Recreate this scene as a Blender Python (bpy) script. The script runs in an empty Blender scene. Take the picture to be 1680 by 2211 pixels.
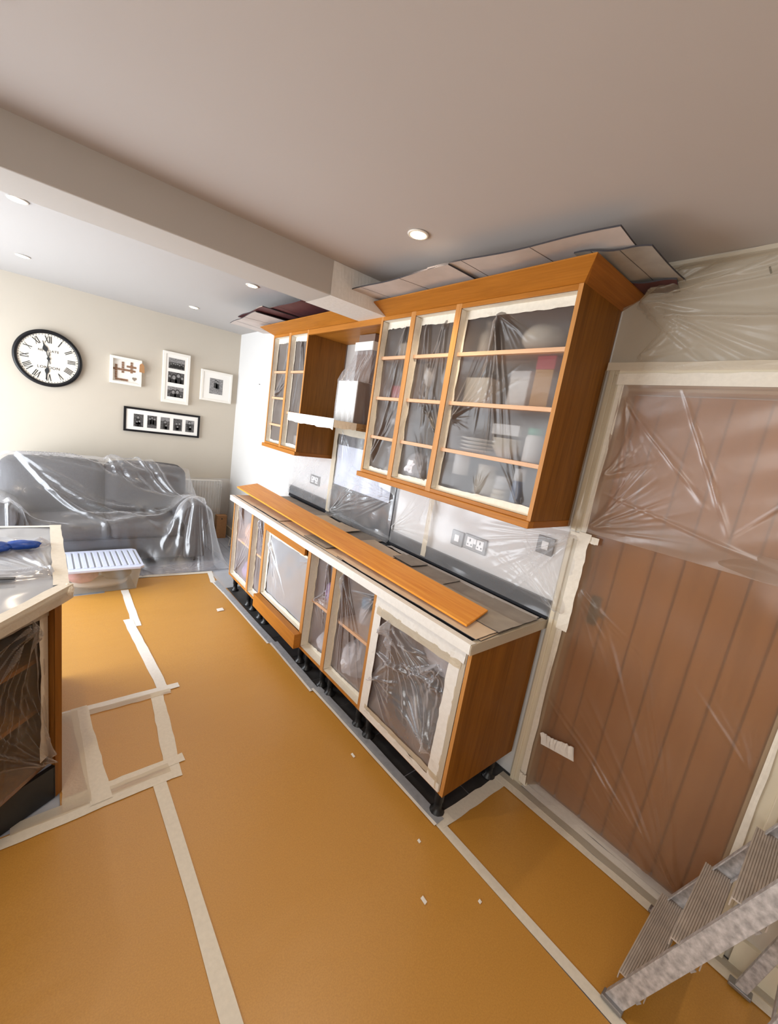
import bpy, math, random
import numpy as np
from mathutils import Matrix, Vector

random.seed(7)
rng = np.random.default_rng(7)
SC = bpy.context.scene
COL = SC.collection
PI = math.pi

# ------------------------------------------------------------------ camera
W, H_PX, F_PX = 1680, 2211, 886.58
cam_d = bpy.data.cameras.new('camera')
cam = bpy.data.objects.new('camera', cam_d)
COL.objects.link(cam)
cam_d.sensor_fit = 'VERTICAL'
cam_d.sensor_height = 36.0
cam_d.lens = F_PX / H_PX * 36.0
cam_d.clip_start = 0.02
R3 = Matrix(((0.7630346629902156, 0.008393832982479532, -0.6463030609886279),
             (-0.6281195599049819, 0.24548452710469154, -0.7383787411734967),
             (0.15245957346188413, 0.9693641681638785, 0.19258553408751175)))
cam.matrix_world = Matrix.Translation((-1.919, -0.887, 1.696)) @ R3.to_4x4()
SC.camera = cam

# ------------------------------------------------------------------ world, lights, exposure
world = bpy.data.worlds.new('world')
SC.world = world
world.use_nodes = True
wbg = world.node_tree.nodes['Background']
wbg.inputs[0].default_value = (0.80, 0.90, 1.0, 1)
wbg.inputs[1].default_value = 1.0
SC.view_settings.view_transform = 'Standard'
SC.view_settings.look = 'None'
SC.view_settings.gamma = 1.0
SC.view_settings.use_curve_mapping = False
SC.view_settings.exposure = 0.2
SC.cycles.transparent_max_bounces = 20
SC.cycles.max_bounces = 12
SC.cycles.diffuse_bounces = 6
SC.cycles.sample_clamp_indirect = 4.0
SC.cycles.caustics_reflective = False
SC.cycles.caustics_refractive = False


def area_light(name, loc, rot, sx, sy, power, col):
    d = bpy.data.lights.new(name, 'AREA')
    d.shape = 'RECTANGLE'
    d.size, d.size_y, d.energy, d.color = sx, sy, power, col
    o = bpy.data.objects.new(name, d)
    o.location, o.rotation_euler = loc, rot
    COL.objects.link(o)
    return o


# daylight through the patio window (left wall, sofa end) and the kitchen window (left wall, near end)
area_light('daylight_patio', (-3.82, 2.95, 1.12), (0, -PI / 2, 0), 2.1, 2.9, 228, (0.93, 0.96, 1.0))
area_light('daylight_kitchen', (-3.82, -1.35, 1.45), (0, -PI / 2, 0), 1.3, 2.0, 42, (1.0, 0.95, 0.88))


# ------------------------------------------------------------------ materials
def new_mat(name):
    m = bpy.data.materials.new(name)
    m.use_nodes = True
    nt = m.node_tree
    b = nt.nodes['Principled BSDF']
    return m, nt, b


def nd(nt, t, **kw):
    n = nt.nodes.new(t)
    for k, v in kw.items():
        setattr(n, k, v)
    return n


def plain(name, col, rough=0.5, metal=0.0, noise=0.0, nscale=40.0, bump=0.0, coat=0.0, emit=None, spec=0.5):
    m, nt, b = new_mat(name)
    b.inputs['Base Color'].default_value = (*col, 1)
    b.inputs['Roughness'].default_value = rough
    b.inputs['Metallic'].default_value = metal
    b.inputs['Coat Weight'].default_value = coat
    b.inputs['Specular IOR Level'].default_value = spec
    if noise or bump:
        tc = nd(nt, 'ShaderNodeTexCoord')
        nz = nd(nt, 'ShaderNodeTexNoise')
        nz.inputs['Scale'].default_value = nscale
        nz.inputs['Detail'].default_value = 5
        nt.links.new(tc.outputs['Object'], nz.inputs['Vector'])
        if noise:
            mx = nd(nt, 'ShaderNodeMix', data_type='RGBA', blend_type='MULTIPLY')
            mx.inputs[0].default_value = 1.0
            rp = nd(nt, 'ShaderNodeValToRGB')
            rp.color_ramp.elements[0].position = 0.3
            rp.color_ramp.elements[1].position = 0.7
            rp.color_ramp.elements[0].color = (1 - noise, 1 - noise, 1 - noise, 1)
            rp.color_ramp.elements[1].color = (1, 1, 1, 1)
            nt.links.new(nz.outputs[0], rp.inputs[0])
            mx.inputs[6].default_value = (*col, 1)
            nt.links.new(rp.outputs[0], mx.inputs[7])
            nt.links.new(mx.outputs[2], b.inputs['Base Color'])
        if bump:
            bp = nd(nt, 'ShaderNodeBump')
            bp.inputs['Strength'].default_value = bump
            bp.inputs['Distance'].default_value = 0.004
            nt.links.new(nz.outputs[0], bp.inputs['Height'])
            nt.links.new(bp.outputs[0], b.inputs['Normal'])
    if emit:
        b.inputs['Emission Color'].default_value = (*emit[0], 1)
        b.inputs['Emission Strength'].default_value = emit[1]
    return m


def wood(name, c0, c1, axis='z', rough=0.38, ring=1.0):
    m, nt, b = new_mat(name)
    tc = nd(nt, 'ShaderNodeTexCoord')
    mp = nd(nt, 'ShaderNodeMapping')
    s = [26.0, 26.0, 26.0]
    s['xyz'.index(axis)] = 1.5
    mp.inputs['Scale'].default_value = s
    nt.links.new(tc.outputs['Object'], mp.inputs['Vector'])
    n1 = nd(nt, 'ShaderNodeTexNoise')
    n1.inputs['Scale'].default_value = 1.0
    n1.inputs['Detail'].default_value = 8
    n1.inputs['Roughness'].default_value = 0.62
    n1.inputs['Distortion'].default_value = 0.6 * ring
    nt.links.new(mp.outputs[0], n1.inputs['Vector'])
    mp2 = nd(nt, 'ShaderNodeMapping')
    s2 = [160.0, 160.0, 160.0]
    s2['xyz'.index(axis)] = 5.0
    mp2.inputs['Scale'].default_value = s2
    nt.links.new(tc.outputs['Object'], mp2.inputs['Vector'])
    n2 = nd(nt, 'ShaderNodeTexNoise')
    n2.inputs['Scale'].default_value = 1.0
    n2.inputs['Detail'].default_value = 3
    nt.links.new(mp2.outputs[0], n2.inputs['Vector'])
    mth = nd(nt, 'ShaderNodeMath', operation='MULTIPLY_ADD')
    nt.links.new(n2.outputs[0], mth.inputs[0])
    mth.inputs[1].default_value = 0.35
    ms = nd(nt, 'ShaderNodeMath', operation='MULTIPLY')
    nt.links.new(n1.outputs[0], ms.inputs[0])
    ms.inputs[1].default_value = 0.65
    nt.links.new(ms.outputs[0], mth.inputs[2])
    rp = nd(nt, 'ShaderNodeValToRGB')
    rp.color_ramp.elements[0].position = 0.36
    rp.color_ramp.elements[1].position = 0.62
    rp.color_ramp.elements[0].color = (*c0, 1)
    rp.color_ramp.elements[1].color = (*c1, 1)
    nt.links.new(mth.outputs[0], rp.inputs[0])
    nt.links.new(rp.outputs[0], b.inputs['Base Color'])
    b.inputs['Roughness'].default_value = rough + 0.08
    b.inputs['Specular IOR Level'].default_value = 0.22
    bp = nd(nt, 'ShaderNodeBump')
    bp.inputs['Strength'].default_value = 0.08
    bp.inputs['Distance'].default_value = 0.002
    nt.links.new(n2.outputs[0], bp.inputs['Height'])
    nt.links.new(bp.outputs[0], b.inputs['Normal'])
    return m


def film_mat(name, base, gain, col=(0.86, 0.87, 0.9), tint=(0.96, 0.96, 0.97), rough=0.16, crinkle=0.25, cscale=14.0, gloss=0.45, blur=0.0, ior=1.12, bn=(-1.0, 0.0, 0.0)):
    """thin polythene: mostly clear, milky where it folds away from view, with soft glints"""
    m = bpy.data.materials.new(name)
    m.use_nodes = True
    nt = m.node_tree
    nt.nodes.clear()
    out = nd(nt, 'ShaderNodeOutputMaterial')
    tr = nd(nt, 'ShaderNodeBsdfTransparent')
    tr.inputs[0].default_value = (*tint, 1)
    df = nd(nt, 'ShaderNodeBsdfDiffuse')
    df.inputs[0].default_value = (*col, 1)
    tl = nd(nt, 'ShaderNodeBsdfTranslucent')
    tl.inputs[0].default_value = (*col, 1)
    gl = nd(nt, 'ShaderNodeBsdfGlossy')
    gl.inputs[0].default_value = (0.95, 0.95, 0.97, 1)
    gl.inputs[1].default_value = rough
    tc = nd(nt, 'ShaderNodeTexCoord')
    nz = nd(nt, 'ShaderNodeTexNoise')
    nz.inputs['Scale'].default_value = cscale
    nz.inputs['Detail'].default_value = 2
    nz.inputs['Roughness'].default_value = 0.6
    nz.inputs['Distortion'].default_value = 1.6
    nt.links.new(tc.outputs['Object'], nz.inputs['Vector'])
    bp = nd(nt, 'ShaderNodeBump')
    bp.inputs['Strength'].default_value = crinkle
    bp.inputs['Distance'].default_value = 0.02
    nt.links.new(nz.outputs[0], bp.inputs['Height'])
    for s in (df, tl, gl):
        nt.links.new(bp.outputs[0], s.inputs['Normal'])
    lw = nd(nt, 'ShaderNodeLayerWeight')
    lw.inputs[0].default_value = 0.5
    nt.links.new(bp.outputs[0], lw.inputs['Normal'])
    m1 = nd(nt, 'ShaderNodeMixShader')
    m1.inputs[0].default_value = 0.4
    nt.links.new(df.outputs[0], m1.inputs[1])
    nt.links.new(tl.outputs[0], m1.inputs[2])
    m2 = nd(nt, 'ShaderNodeMixShader')
    m2.inputs[0].default_value = gloss
    nt.links.new(m1.outputs[0], m2.inputs[1])
    nt.links.new(gl.outputs[0], m2.inputs[2])
    pw = nd(nt, 'ShaderNodeMath', operation='POWER')
    nt.links.new(lw.outputs['Facing'], pw.inputs[0])
    pw.inputs[1].default_value = 2.2
    fa = nd(nt, 'ShaderNodeMath', operation='MULTIPLY_ADD', use_clamp=True)
    nt.links.new(pw.outputs[0], fa.inputs[0])
    fa.inputs[1].default_value = gain
    fa.inputs[2].default_value = base
    m3 = nd(nt, 'ShaderNodeMixShader')
    nt.links.new(fa.outputs[0], m3.inputs[0])
    clear = tr
    if blur:      # part of what comes through is softly scattered, as polythene does
        rf = nd(nt, 'ShaderNodeBsdfRefraction')
        rf.inputs['Color'].default_value = (*tint, 1)
        rf.inputs['Roughness'].default_value = 0.5
        rf.inputs['IOR'].default_value = ior
        fv = nd(nt, 'ShaderNodeCombineXYZ')
        for q in range(3):
            fv.inputs[q].default_value = bn[q]
        nt.links.new(fv.outputs[0], rf.inputs['Normal'])
        mb = nd(nt, 'ShaderNodeMixShader')
        mb.inputs[0].default_value = blur
        nt.links.new(tr.outputs[0], mb.inputs[1])
        nt.links.new(rf.outputs[0], mb.inputs[2])
        clear = mb
    nt.links.new(clear.outputs[0], m3.inputs[1])
    nt.links.new(m2.outputs[0], m3.inputs[2])
    nt.links.new(m3.outputs[0], out.inputs[0])
    return m


M = {}
M['wall_cream'] = plain('wall_cream', (0.565, 0.51, 0.43), 0.85, noise=0.03, nscale=3)
M['wall_white'] = plain('wall_white', (0.70, 0.69, 0.68), 0.8, noise=0.02, nscale=3)
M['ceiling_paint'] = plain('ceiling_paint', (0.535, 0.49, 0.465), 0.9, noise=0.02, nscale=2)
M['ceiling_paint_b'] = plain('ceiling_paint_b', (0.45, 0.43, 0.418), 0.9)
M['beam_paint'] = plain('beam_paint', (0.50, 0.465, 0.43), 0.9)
M['gloss_cream'] = plain('gloss_cream', (0.68, 0.61, 0.47), 0.4)
M['oak_v'] = wood('oak_v', (0.175, 0.064, 0.008), (0.285, 0.112, 0.015), 'z')  # darker than the front edges: weaker light on cabinet sides put into the colour
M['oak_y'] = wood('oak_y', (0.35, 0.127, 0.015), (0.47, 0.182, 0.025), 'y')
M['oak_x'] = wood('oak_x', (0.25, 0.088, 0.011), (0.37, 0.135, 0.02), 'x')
M['oak_board'] = wood('oak_board', (0.72, 0.25, 0.020), (0.86, 0.37, 0.050), 'y', 0.4, 2.2)
M['shelf_edge'] = wood('shelf_edge', (0.62, 0.37, 0.22), (0.70, 0.44, 0.28), 'y')
M['panel_edge'] = wood('panel_edge', (0.46, 0.205, 0.055), (0.57, 0.27, 0.085), 'z')  # paler oak strip on panel fronts, their stronger light put into the colour
M['carcass'] = plain('carcass', (0.24, 0.16, 0.115), 0.6, noise=0.1, nscale=8)
M['carcass_dark'] = plain('carcass_dark', (0.10, 0.07, 0.05), 0.7)
M['tape'] = plain('tape', (0.80, 0.745, 0.645), 0.7, noise=0.08, nscale=60, bump=0.2)
M['tape_white'] = plain('tape_white', (0.82, 0.80, 0.765), 0.6, noise=0.06, nscale=50, bump=0.3)
M['tape_thin'] = film_mat('tape_thin', 0.74, 0.2, (0.86, 0.79, 0.66), (0.97, 0.92, 0.84), 0.4, 0.1, 30, 0.08)
M['card_tan'] = plain('card_tan', (0.72, 0.58, 0.43), 0.8, noise=0.14, nscale=9)
M['card_grey'] = plain('card_grey', (0.41, 0.365, 0.31), 0.8, noise=0.25, nscale=9)
M['card_pale'] = plain('card_pale', (0.62, 0.56, 0.53), 0.8, noise=0.15, nscale=9)
M['card_maroon'] = plain('card_maroon', (0.11, 0.03, 0.032), 0.6, noise=0.2, nscale=12)
M['card_core'] = plain('card_core', (0.05, 0.045, 0.05), 0.9)
M['black_gloss'] = plain('black_gloss', (0.022, 0.024, 0.03), 0.25)
M['black_plastic'] = plain('black_plastic', (0.012, 0.012, 0.013), 0.4)
M['tile_dark'] = plain('tile_dark', (0.045, 0.045, 0.047), 0.5, noise=0.4, nscale=14, bump=0.2)
M['chrome'] = plain('chrome', (0.16, 0.155, 0.15), 0.35, 0.6)
M['white_plastic'] = plain('white_plastic', (0.86, 0.86, 0.86), 0.35)
M['white_frame'] = plain('white_frame', (0.84, 0.81, 0.75), 0.45)
M['mount'] = plain('mount', (0.86, 0.84, 0.80), 0.8)
M['clock_face'] = plain('clock_face', (0.82, 0.77, 0.68), 0.7)
M['ink'] = plain('ink', (0.02, 0.022, 0.024), 0.6)
M['radiator'] = plain('radiator', (0.80, 0.77, 0.70), 0.4)
M['sofa'] = plain('sofa', (0.10, 0.095, 0.10), 0.9, noise=0.3, nscale=120, bump=0.3)
M['sofa_seam'] = plain('sofa_seam', (0.07, 0.066, 0.07), 0.9)
M['alu'] = plain('alu', (0.60, 0.575, 0.58), 0.5, 0.1, noise=0.5, nscale=55, bump=0.3)
M['alu_tread'] = plain('alu_tread', (0.52, 0.455, 0.405), 0.6, 0.05, noise=0.25, nscale=18)
M['lamp_glow'] = plain('lamp_glow', (1, 1, 1), 0.5, emit=((1.0, 0.84, 0.52), 6.0))
M['lamp_trim'] = plain('lamp_trim', (0.85, 0.80, 0.72), 0.4)
M['blue_glove'] = plain('blue_glove', (0.010, 0.075, 0.42), 0.35, noise=0.25, nscale=60, bump=0.5)
M['tag_wood'] = plain('tag_wood', (0.46, 0.235, 0.10), 0.7, noise=0.15, nscale=40)
M['tile_wood'] = plain('tile_wood', (0.30, 0.16, 0.09), 0.7, noise=0.3, nscale=60)
M['heart_wood'] = plain('heart_wood', (0.25, 0.20, 0.16), 0.7)
M['door_wood'] = wood('door_wood', (0.44, 0.175, 0.045), (0.58, 0.245, 0.065), 'z', 0.5)
M['photo_dark'] = plain('photo_dark', (0.02, 0.02, 0.02), 0.4)
M['photo_mid'] = plain('photo_mid', (0.16, 0.155, 0.155), 0.4, noise=0.9, nscale=90)
M['photo_light'] = plain('photo_light', (0.34, 0.335, 0.33), 0.4, noise=0.5, nscale=70)
M['photo_sky'] = plain('photo_sky', (0.34, 0.33, 0.33), 0.4, noise=0.6, nscale=60)
M['glass'] = film_mat('glass', 0.05, 0.3, tint=(0.97, 0.98, 0.98), rough=0.03, crinkle=0.0)
M['film'] = film_mat('film', 0.22, 0.8, cscale=9, crinkle=0.10, gloss=0.35, rough=0.22)
M['film_upper'] = film_mat('film_upper', 0.18, 1.0, (0.55, 0.50, 0.47), cscale=7, crinkle=0.06, gloss=0.15, rough=0.3, blur=0.62)
M['film_base'] = film_mat('film_base', 0.17, 1.0, (0.80, 0.78, 0.83), cscale=7, crinkle=0.08, gloss=0.3, rough=0.25, blur=0.15)
M['film_island'] = film_mat('film_island', 0.12, 0.8, (0.62, 0.56, 0.50), cscale=7, crinkle=0.08, gloss=0.2, rough=0.3)
M['film_milky'] = film_mat('film_milky', 0.74, 0.25, (0.82, 0.85, 0.92), cscale=4, crinkle=0.12, gloss=0.25)
M['film_crumple'] = film_mat('film_crumple', 0.30, 0.9, (0.88, 0.87, 0.92), cscale=7, crinkle=0.15, gloss=0.3, rough=0.25)
M['film_white'] = film_mat('film_white', 0.20, 0.55, (0.95, 0.95, 0.96), cscale=5, crinkle=0.05, gloss=0.15, rough=0.25)
M['film_door'] = film_mat('film_door', 0.30, 0.5, (0.62, 0.46, 0.32), (0.98, 0.93, 0.87), 0.3, 0.06, 4, 0.10, blur=0.5, ior=1.2)  # neutral film tinted brown: dim light and bounce off the door put into colour
M['film_door_top'] = film_mat('film_door_top', 0.60, 0.4, (0.60, 0.48, 0.40), (0.93, 0.88, 0.84), 0.32, 0.10, 4, 0.10)  # upper sheet browned the same way to imitate the low light there
M['film_wall'] = film_mat('film_wall', 0.34, 0.35, (0.60, 0.52, 0.38), cscale=4, crinkle=0.12, gloss=0.08, rough=0.3)
M['film_sofa'] = film_mat('film_sofa', 0.15, 1.0, (0.90, 0.92, 0.97), cscale=6, crinkle=0.15, rough=0.26, gloss=0.5)
M['rim_black'] = plain('rim_black', (0.008, 0.008, 0.010), 0.4, spec=0.3)
M['paper_blue'] = plain('paper_blue', (0.68, 0.73, 0.85), 0.7, noise=0.06, nscale=12, bump=0.5)
M['tub_plastic'] = film_mat('tub_plastic', 0.42, 0.4, (0.62, 0.63, 0.60), (0.93, 0.94, 0.92), 0.2, 0.05, 6, 0.3)
M['tub_lid'] = plain('tub_lid', (0.60, 0.65, 0.82), 0.35)
M['slot_dark'] = plain('slot_dark', (0.30, 0.32, 0.34), 0.6)
M['pink_cloth'] = plain('pink_cloth', (0.80, 0.40, 0.44), 0.9, noise=0.2, nscale=40)
M['dark_cloth'] = plain('dark_cloth', (0.06, 0.06, 0.07), 0.9, noise=0.2, nscale=40)
M['cream_ceramic'] = plain('cream_ceramic', (0.80, 0.74, 0.62), 0.4)
M['white_ceramic'] = plain('white_ceramic', (0.85, 0.84, 0.82), 0.35)
M['dark_jar'] = plain('dark_jar', (0.05, 0.035, 0.04), 0.3)
M['red_plastic'] = plain('red_plastic', (0.65, 0.05, 0.07), 0.4)
M['yellow_card'] = plain('yellow_card', (0.62, 0.30, 0.05), 0.5)
M['can_blue'] = plain('can_blue', (0.15, 0.24, 0.42), 0.35)
M['green_plastic'] = plain('green_plastic', (0.10, 0.40, 0.25), 0.4)
M['purple_bag'] = plain('purple_bag', (0.42, 0.26, 0.50), 0.5, noise=0.3, nscale=30)
M['orange_bag'] = plain('orange_bag', (0.78, 0.36, 0.16), 0.5, noise=0.2, nscale=30)
M['white_bag'] = plain('white_bag', (0.72, 0.72, 0.78), 0.4, noise=0.2, nscale=25)
M['dark_bag'] = plain('dark_bag', (0.055, 0.05, 0.048), 0.45, noise=0.3, nscale=12)
M['cap_blue'] = plain('cap_blue', (0.10, 0.42, 0.72), 0.35)
M['steel_grey'] = plain('steel_grey', (0.30, 0.30, 0.31), 0.35, 0.7)
M['hood_side'] = plain('hood_side', (0.24, 0.17, 0.14), 0.4, 0.3)
M['vinyl_grey'] = plain('vinyl_grey', (0.42, 0.45, 0.52), 0.45, noise=0.15, nscale=10)
M['floor_film'] = plain('floor_film', (0.40, 0.42, 0.46), 0.35, noise=0.2, nscale=30, bump=0.3)
M['tape_brown'] = plain('tape_brown', (0.36, 0.22, 0.10), 0.5, noise=0.15, nscale=30)


def paper_mat():
    m, nt, b = new_mat('brown_paper')
    tc = nd(nt, 'ShaderNodeTexCoord')
    n1 = nd(nt, 'ShaderNodeTexNoise')
    n1.inputs['Scale'].default_value = 220
    n1.inputs['Detail'].default_value = 4
    nt.links.new(tc.outputs['Object'], n1.inputs['Vector'])
    rp = nd(nt, 'ShaderNodeValToRGB')
    rp.color_ramp.elements[0].color = (0.495, 0.235, 0.034, 1)
    rp.color_ramp.elements[1].color = (0.575, 0.285, 0.048, 1)
    rp.color_ramp.elements[0].position = 0.3
    rp.color_ramp.elements[1].position = 0.7
    nt.links.new(n1.outputs[0], rp.inputs[0])
    nt.links.new(rp.outputs[0], b.inputs['Base Color'])
    b.inputs['Roughness'].default_value = 0.40
    b.inputs['Specular IOR Level'].default_value = 1.0
    n2 = nd(nt, 'ShaderNodeTexNoise')
    n2.inputs['Scale'].default_value = 3.0
    mp = nd(nt, 'ShaderNodeMapping')
    mp.inputs['Scale'].default_value = (0.6, 2.2, 1)
    nt.links.new(tc.outputs['Object'], mp.inputs['Vector'])
    nt.links.new(mp.outputs[0], n2.inputs['Vector'])
    bp = nd(nt, 'ShaderNodeBump')
    bp.inputs['Strength'].default_value = 0.25
    bp.inputs['Distance'].default_value = 0.02
    nt.links.new(n2.outputs[0], bp.inputs['Height'])
    nt.links.new(bp.outputs[0], b.inputs['Normal'])
    return m


M['brown_paper'] = paper_mat()


# ------------------------------------------------------------------ mesh helpers
class B:
    """collects shapes, in world coordinates, for ONE mesh object"""

    def __init__(s):
        s.v, s.f, s.n = [], [], 0

    def add(s, verts, faces):
        verts = np.asarray(verts, float)
        s.v.append(verts)
        s.f += [tuple(i + s.n for i in f) for f in faces]
        s.n += len(verts)
        return s

    def box(s, x0, x1, y0, y1, z0, z1):
        x0, x1 = min(x0, x1), max(x0, x1)
        y0, y1 = min(y0, y1), max(y0, y1)
        z0, z1 = min(z0, z1), max(z0, z1)
        v = [(x, y, z) for x in (x0, x1) for y in (y0, y1) for z in (z0, z1)]
        return s.add(v, [(0, 1, 3, 2), (4, 6, 7, 5), (0, 4, 5, 1), (2, 3, 7, 6), (0, 2, 6, 4), (1, 5, 7, 3)])

    def hexa(s, bot, top):
        """bot, top: four corners each, anticlockwise from above"""
        return s.add(list(bot) + list(top), [(3, 2, 1, 0), (4, 5, 6, 7), (0, 1, 5, 4), (1, 2, 6, 5), (2, 3, 7, 6), (3, 0, 4, 7)])

    def slab(s, pts, z0, z1):
        n = len(pts)
        v = [(x, y, z0) for x, y in pts] + [(x, y, z1) for x, y in pts]
        f = [tuple(range(n - 1, -1, -1)), tuple(range(n, 2 * n))]
        f += [(i, (i + 1) % n, n + (i + 1) % n, n + i) for i in range(n)]
        return s.add(v, f)

    def extrude(s, prof, d, axis_pts):
        """closed profile (3d points) swept along vector d"""
        p = np.asarray(prof, float)
        n = len(p)
        v = np.vstack([p, p + np.asarray(d, float)])
        f = [tuple(range(n)), tuple(range(2 * n - 1, n - 1, -1))]
        f += [(i, n + i, n + (i + 1) % n, (i + 1) % n) for i in range(n)]
        return s.add(v, f)

    def bar(s, p0, p1, w, h, side=(1, 0, 0)):
        p0, p1 = np.array(p0, float), np.array(p1, float)
        d = p1 - p0
        d /= np.linalg.norm(d)
        sd = np.array(side, float)
        sd -= d * (sd @ d)
        sd /= np.linalg.norm(sd)
        up = np.cross(d, sd)
        c = [(-1, -1), (1, -1), (1, 1), (-1, 1)]
        a = [p0 + sd * w / 2 * i + up * h / 2 * j for i, j in c]
        b = [p1 + sd * w / 2 * i + up * h / 2 * j for i, j in c]
        return s.add(a + b, [(3, 2, 1, 0), (4, 5, 6, 7), (0, 1, 5, 4), (1, 2, 6, 5), (2, 3, 7, 6), (3, 0, 4, 7)])

    def lathe(s, prof, c, seg=20, axis='z', caps=True):
        """prof: (radius, height) from bottom to top around the axis through c"""
        v, f = [], []
        for r, h in prof:
            for k in range(seg):
                a = 2 * PI * k / seg
                q = (r * math.cos(a), r * math.sin(a), h)
                if axis == 'y':
                    q = (q[0], q[2], q[1])
                elif axis == 'x':
                    q = (q[2], q[0], q[1])
                v.append((c[0] + q[0], c[1] + q[1], c[2] + q[2]))
        n = len(prof)
        for i in range(n - 1):
            for k in range(seg):
                k2 = (k + 1) % seg
                f.append((i * seg + k, i * seg + k2, (i + 1) * seg + k2, (i + 1) * seg + k))
        if caps:
            f.append(tuple(range(seg - 1, -1, -1)))
            f.append(tuple((n - 1) * seg + k for k in range(seg)))
        return s.add(v, f)

    def tube(s, pts, r, seg=8):
        pts = [np.array(p, float) for p in pts]
        rings = []
        for i, p in enumerate(pts):
            d = pts[min(i + 1, len(pts) - 1)] - pts[max(i - 1, 0)]
            d /= np.linalg.norm(d)
            u = np.cross(d, (0, 0, 1.0) if abs(d[2]) < 0.9 else (1.0, 0, 0))
            u /= np.linalg.norm(u)
            w = np.cross(d, u)
            rings.append([p + r * (math.cos(2 * PI * k / seg) * u + math.sin(2 * PI * k / seg) * w) for k in range(seg)])
        v = [q for rg in rings for q in rg]
        f = []
        for i in range(len(pts) - 1):
            for k in range(seg):
                f.append((i * seg + k, i * seg + (k + 1) % seg, (i + 1) * seg + (k + 1) % seg, (i + 1) * seg + k))
        f.append(tuple(range(seg - 1, -1, -1)))
        f.append(tuple((len(pts) - 1) * seg + k for k in range(seg)))
        return s.add(v, f)

    def grid(s, P, keep=None):
        """P: (nu, nv, 3) array of points"""
        nu, nv = P.shape[:2]
        idx = np.arange(nu * nv).reshape(nu, nv)
        q = np.stack([idx[:-1, :-1], idx[1:, :-1], idx[1:, 1:], idx[:-1, 1:]], -1)
        if keep is not None:
            q = q[keep]
        return s.add(P.reshape(-1, 3), [tuple(t) for t in q.reshape(-1, 4).tolist()])

    def blob(s, c, r, seed=0, amp=0.18, nu=28, nv=18, squash=1.0, freq=3.0):
        g = np.random.default_rng(seed)
        th = np.linspace(0, 2 * PI, nu, endpoint=False)
        ph = np.linspace(0.0, PI, nv)
        T, Pq = np.meshgrid(th, ph, indexing='ij')
        d = np.stack([np.cos(T) * np.sin(Pq), np.sin(T) * np.sin(Pq), -np.cos(Pq)], -1)
        n = np.zeros(T.shape)
        for _ in range(9):
            k = g.normal(size=3) * freq
            n += np.abs(np.sin(d @ k + g.uniform(0, 6)))
        n = n / 9 - 0.6
        rad = 1 + amp * 2 * n
        P = d * rad[..., None] * np.array(r)
        P[..., 2] = np.maximum(P[..., 2], -r[2] * squash)
        P = P + np.array(c)
        P = np.concatenate([P, P[:1]], 0)
        return s.grid(P)


def link_mesh(name, b, mat, origin, smooth=False):
    v = np.vstack(b.v) - np.asarray(origin, float)
    me = bpy.data.meshes.new(name)
    nf = len(b.f)
    tot = np.array([len(f) for f in b.f], np.int32)
    loops = np.array([i for f in b.f for i in f], np.int32)
    me.vertices.add(len(v))
    me.vertices.foreach_set('co', v.astype(np.float32).ravel())
    me.loops.add(len(loops))
    me.loops.foreach_set('vertex_index', loops)
    me.polygons.add(nf)
    me.polygons.foreach_set('loop_start', np.concatenate([[0], np.cumsum(tot)[:-1]]).astype(np.int32))
    me.polygons.foreach_set('loop_total', tot)
    me.polygons.foreach_set('use_smooth', np.full(nf, smooth))
    me.update(calc_edges=True)
    me.validate()
    me.materials.append(M[mat] if isinstance(mat, str) else mat)
    o = bpy.data.objects.new(name, me)
    COL.objects.link(o)
    return o


def bevel(o, w=0.002, seg=2):
    md = o.modifiers.new('bevel', 'BEVEL')
    md.width, md.segments, md.limit_method = w, seg, 'ANGLE'
    md.angle_limit = 0.7
    return o


def thing(name, label, cat, loc, group=None):
    o = bpy.data.objects.new(name, None)
    o.empty_display_size = 0.05
    o.location = loc
    COL.objects.link(o)
    o['label'], o['category'] = label, cat
    if group:
        o['group'] = group
    return o


def wloc(o):
    p = Vector(o.location)
    while o.parent:
        o = o.parent
        p = p + Vector(o.location)
    return p


def part(name, b, mat, parent, smooth=False, label=None, bev=0.0):
    """a part (or sub-part) mesh under its thing"""
    w = wloc(parent)
    o = link_mesh(name, b, mat, w, smooth)
    o.parent = parent
    if label:
        o['label'] = label
    if bev:
        bevel(o, bev)
    return o


def single(name, b, mat, label, cat, group=None, smooth=False, bev=0.0):
    """a thing that is one mesh"""
    v = np.vstack(b.v)
    c = (float((v[:, 0].min() + v[:, 0].max()) / 2), float((v[:, 1].min() + v[:, 1].max()) / 2), float(v[:, 2].min()))
    o = link_mesh(name, b, mat, c, smooth)
    o.location = c
    o['label'], o['category'] = label, cat
    if group:
        o['group'] = group
    if bev:
        bevel(o, bev)
    return o


def struct(name, b, mat, bev=0.0, label=None):
    o = link_mesh(name, b, mat, (0, 0, 0))
    o['kind'] = 'structure'
    if label:
        o['label'] = label
    if bev:
        bevel(o, bev)
    return o


def strip(p0, p1, w, z, th=0.0008, seed=0, wob=0.0015, seg=14):
    """a flat length of tape on the floor between two plan points"""
    g = np.random.default_rng(seed)
    p0, p1 = np.array(p0, float), np.array(p1, float)
    d = (p1 - p0) / np.linalg.norm(p1 - p0)
    n = np.array([-d[1], d[0]])
    t = np.linspace(0, 1, seg)
    a = p0 + (p1 - p0) * t[:, None] + n * (w / 2 + g.normal(0, wob, seg))[:, None]
    b_ = p0 + (p1 - p0) * t[:, None] - n * (w / 2 + g.normal(0, wob, seg))[:, None]
    P = np.zeros((seg, 4, 3))
    P[:, 0, :2], P[:, 1, :2], P[:, 2, :2], P[:, 3, :2] = a, a, b_, b_
    P[:, 0, 2], P[:, 1, 2], P[:, 2, 2], P[:, 3, 2] = z, z + th, z + th, z
    return B().grid(P)


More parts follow.
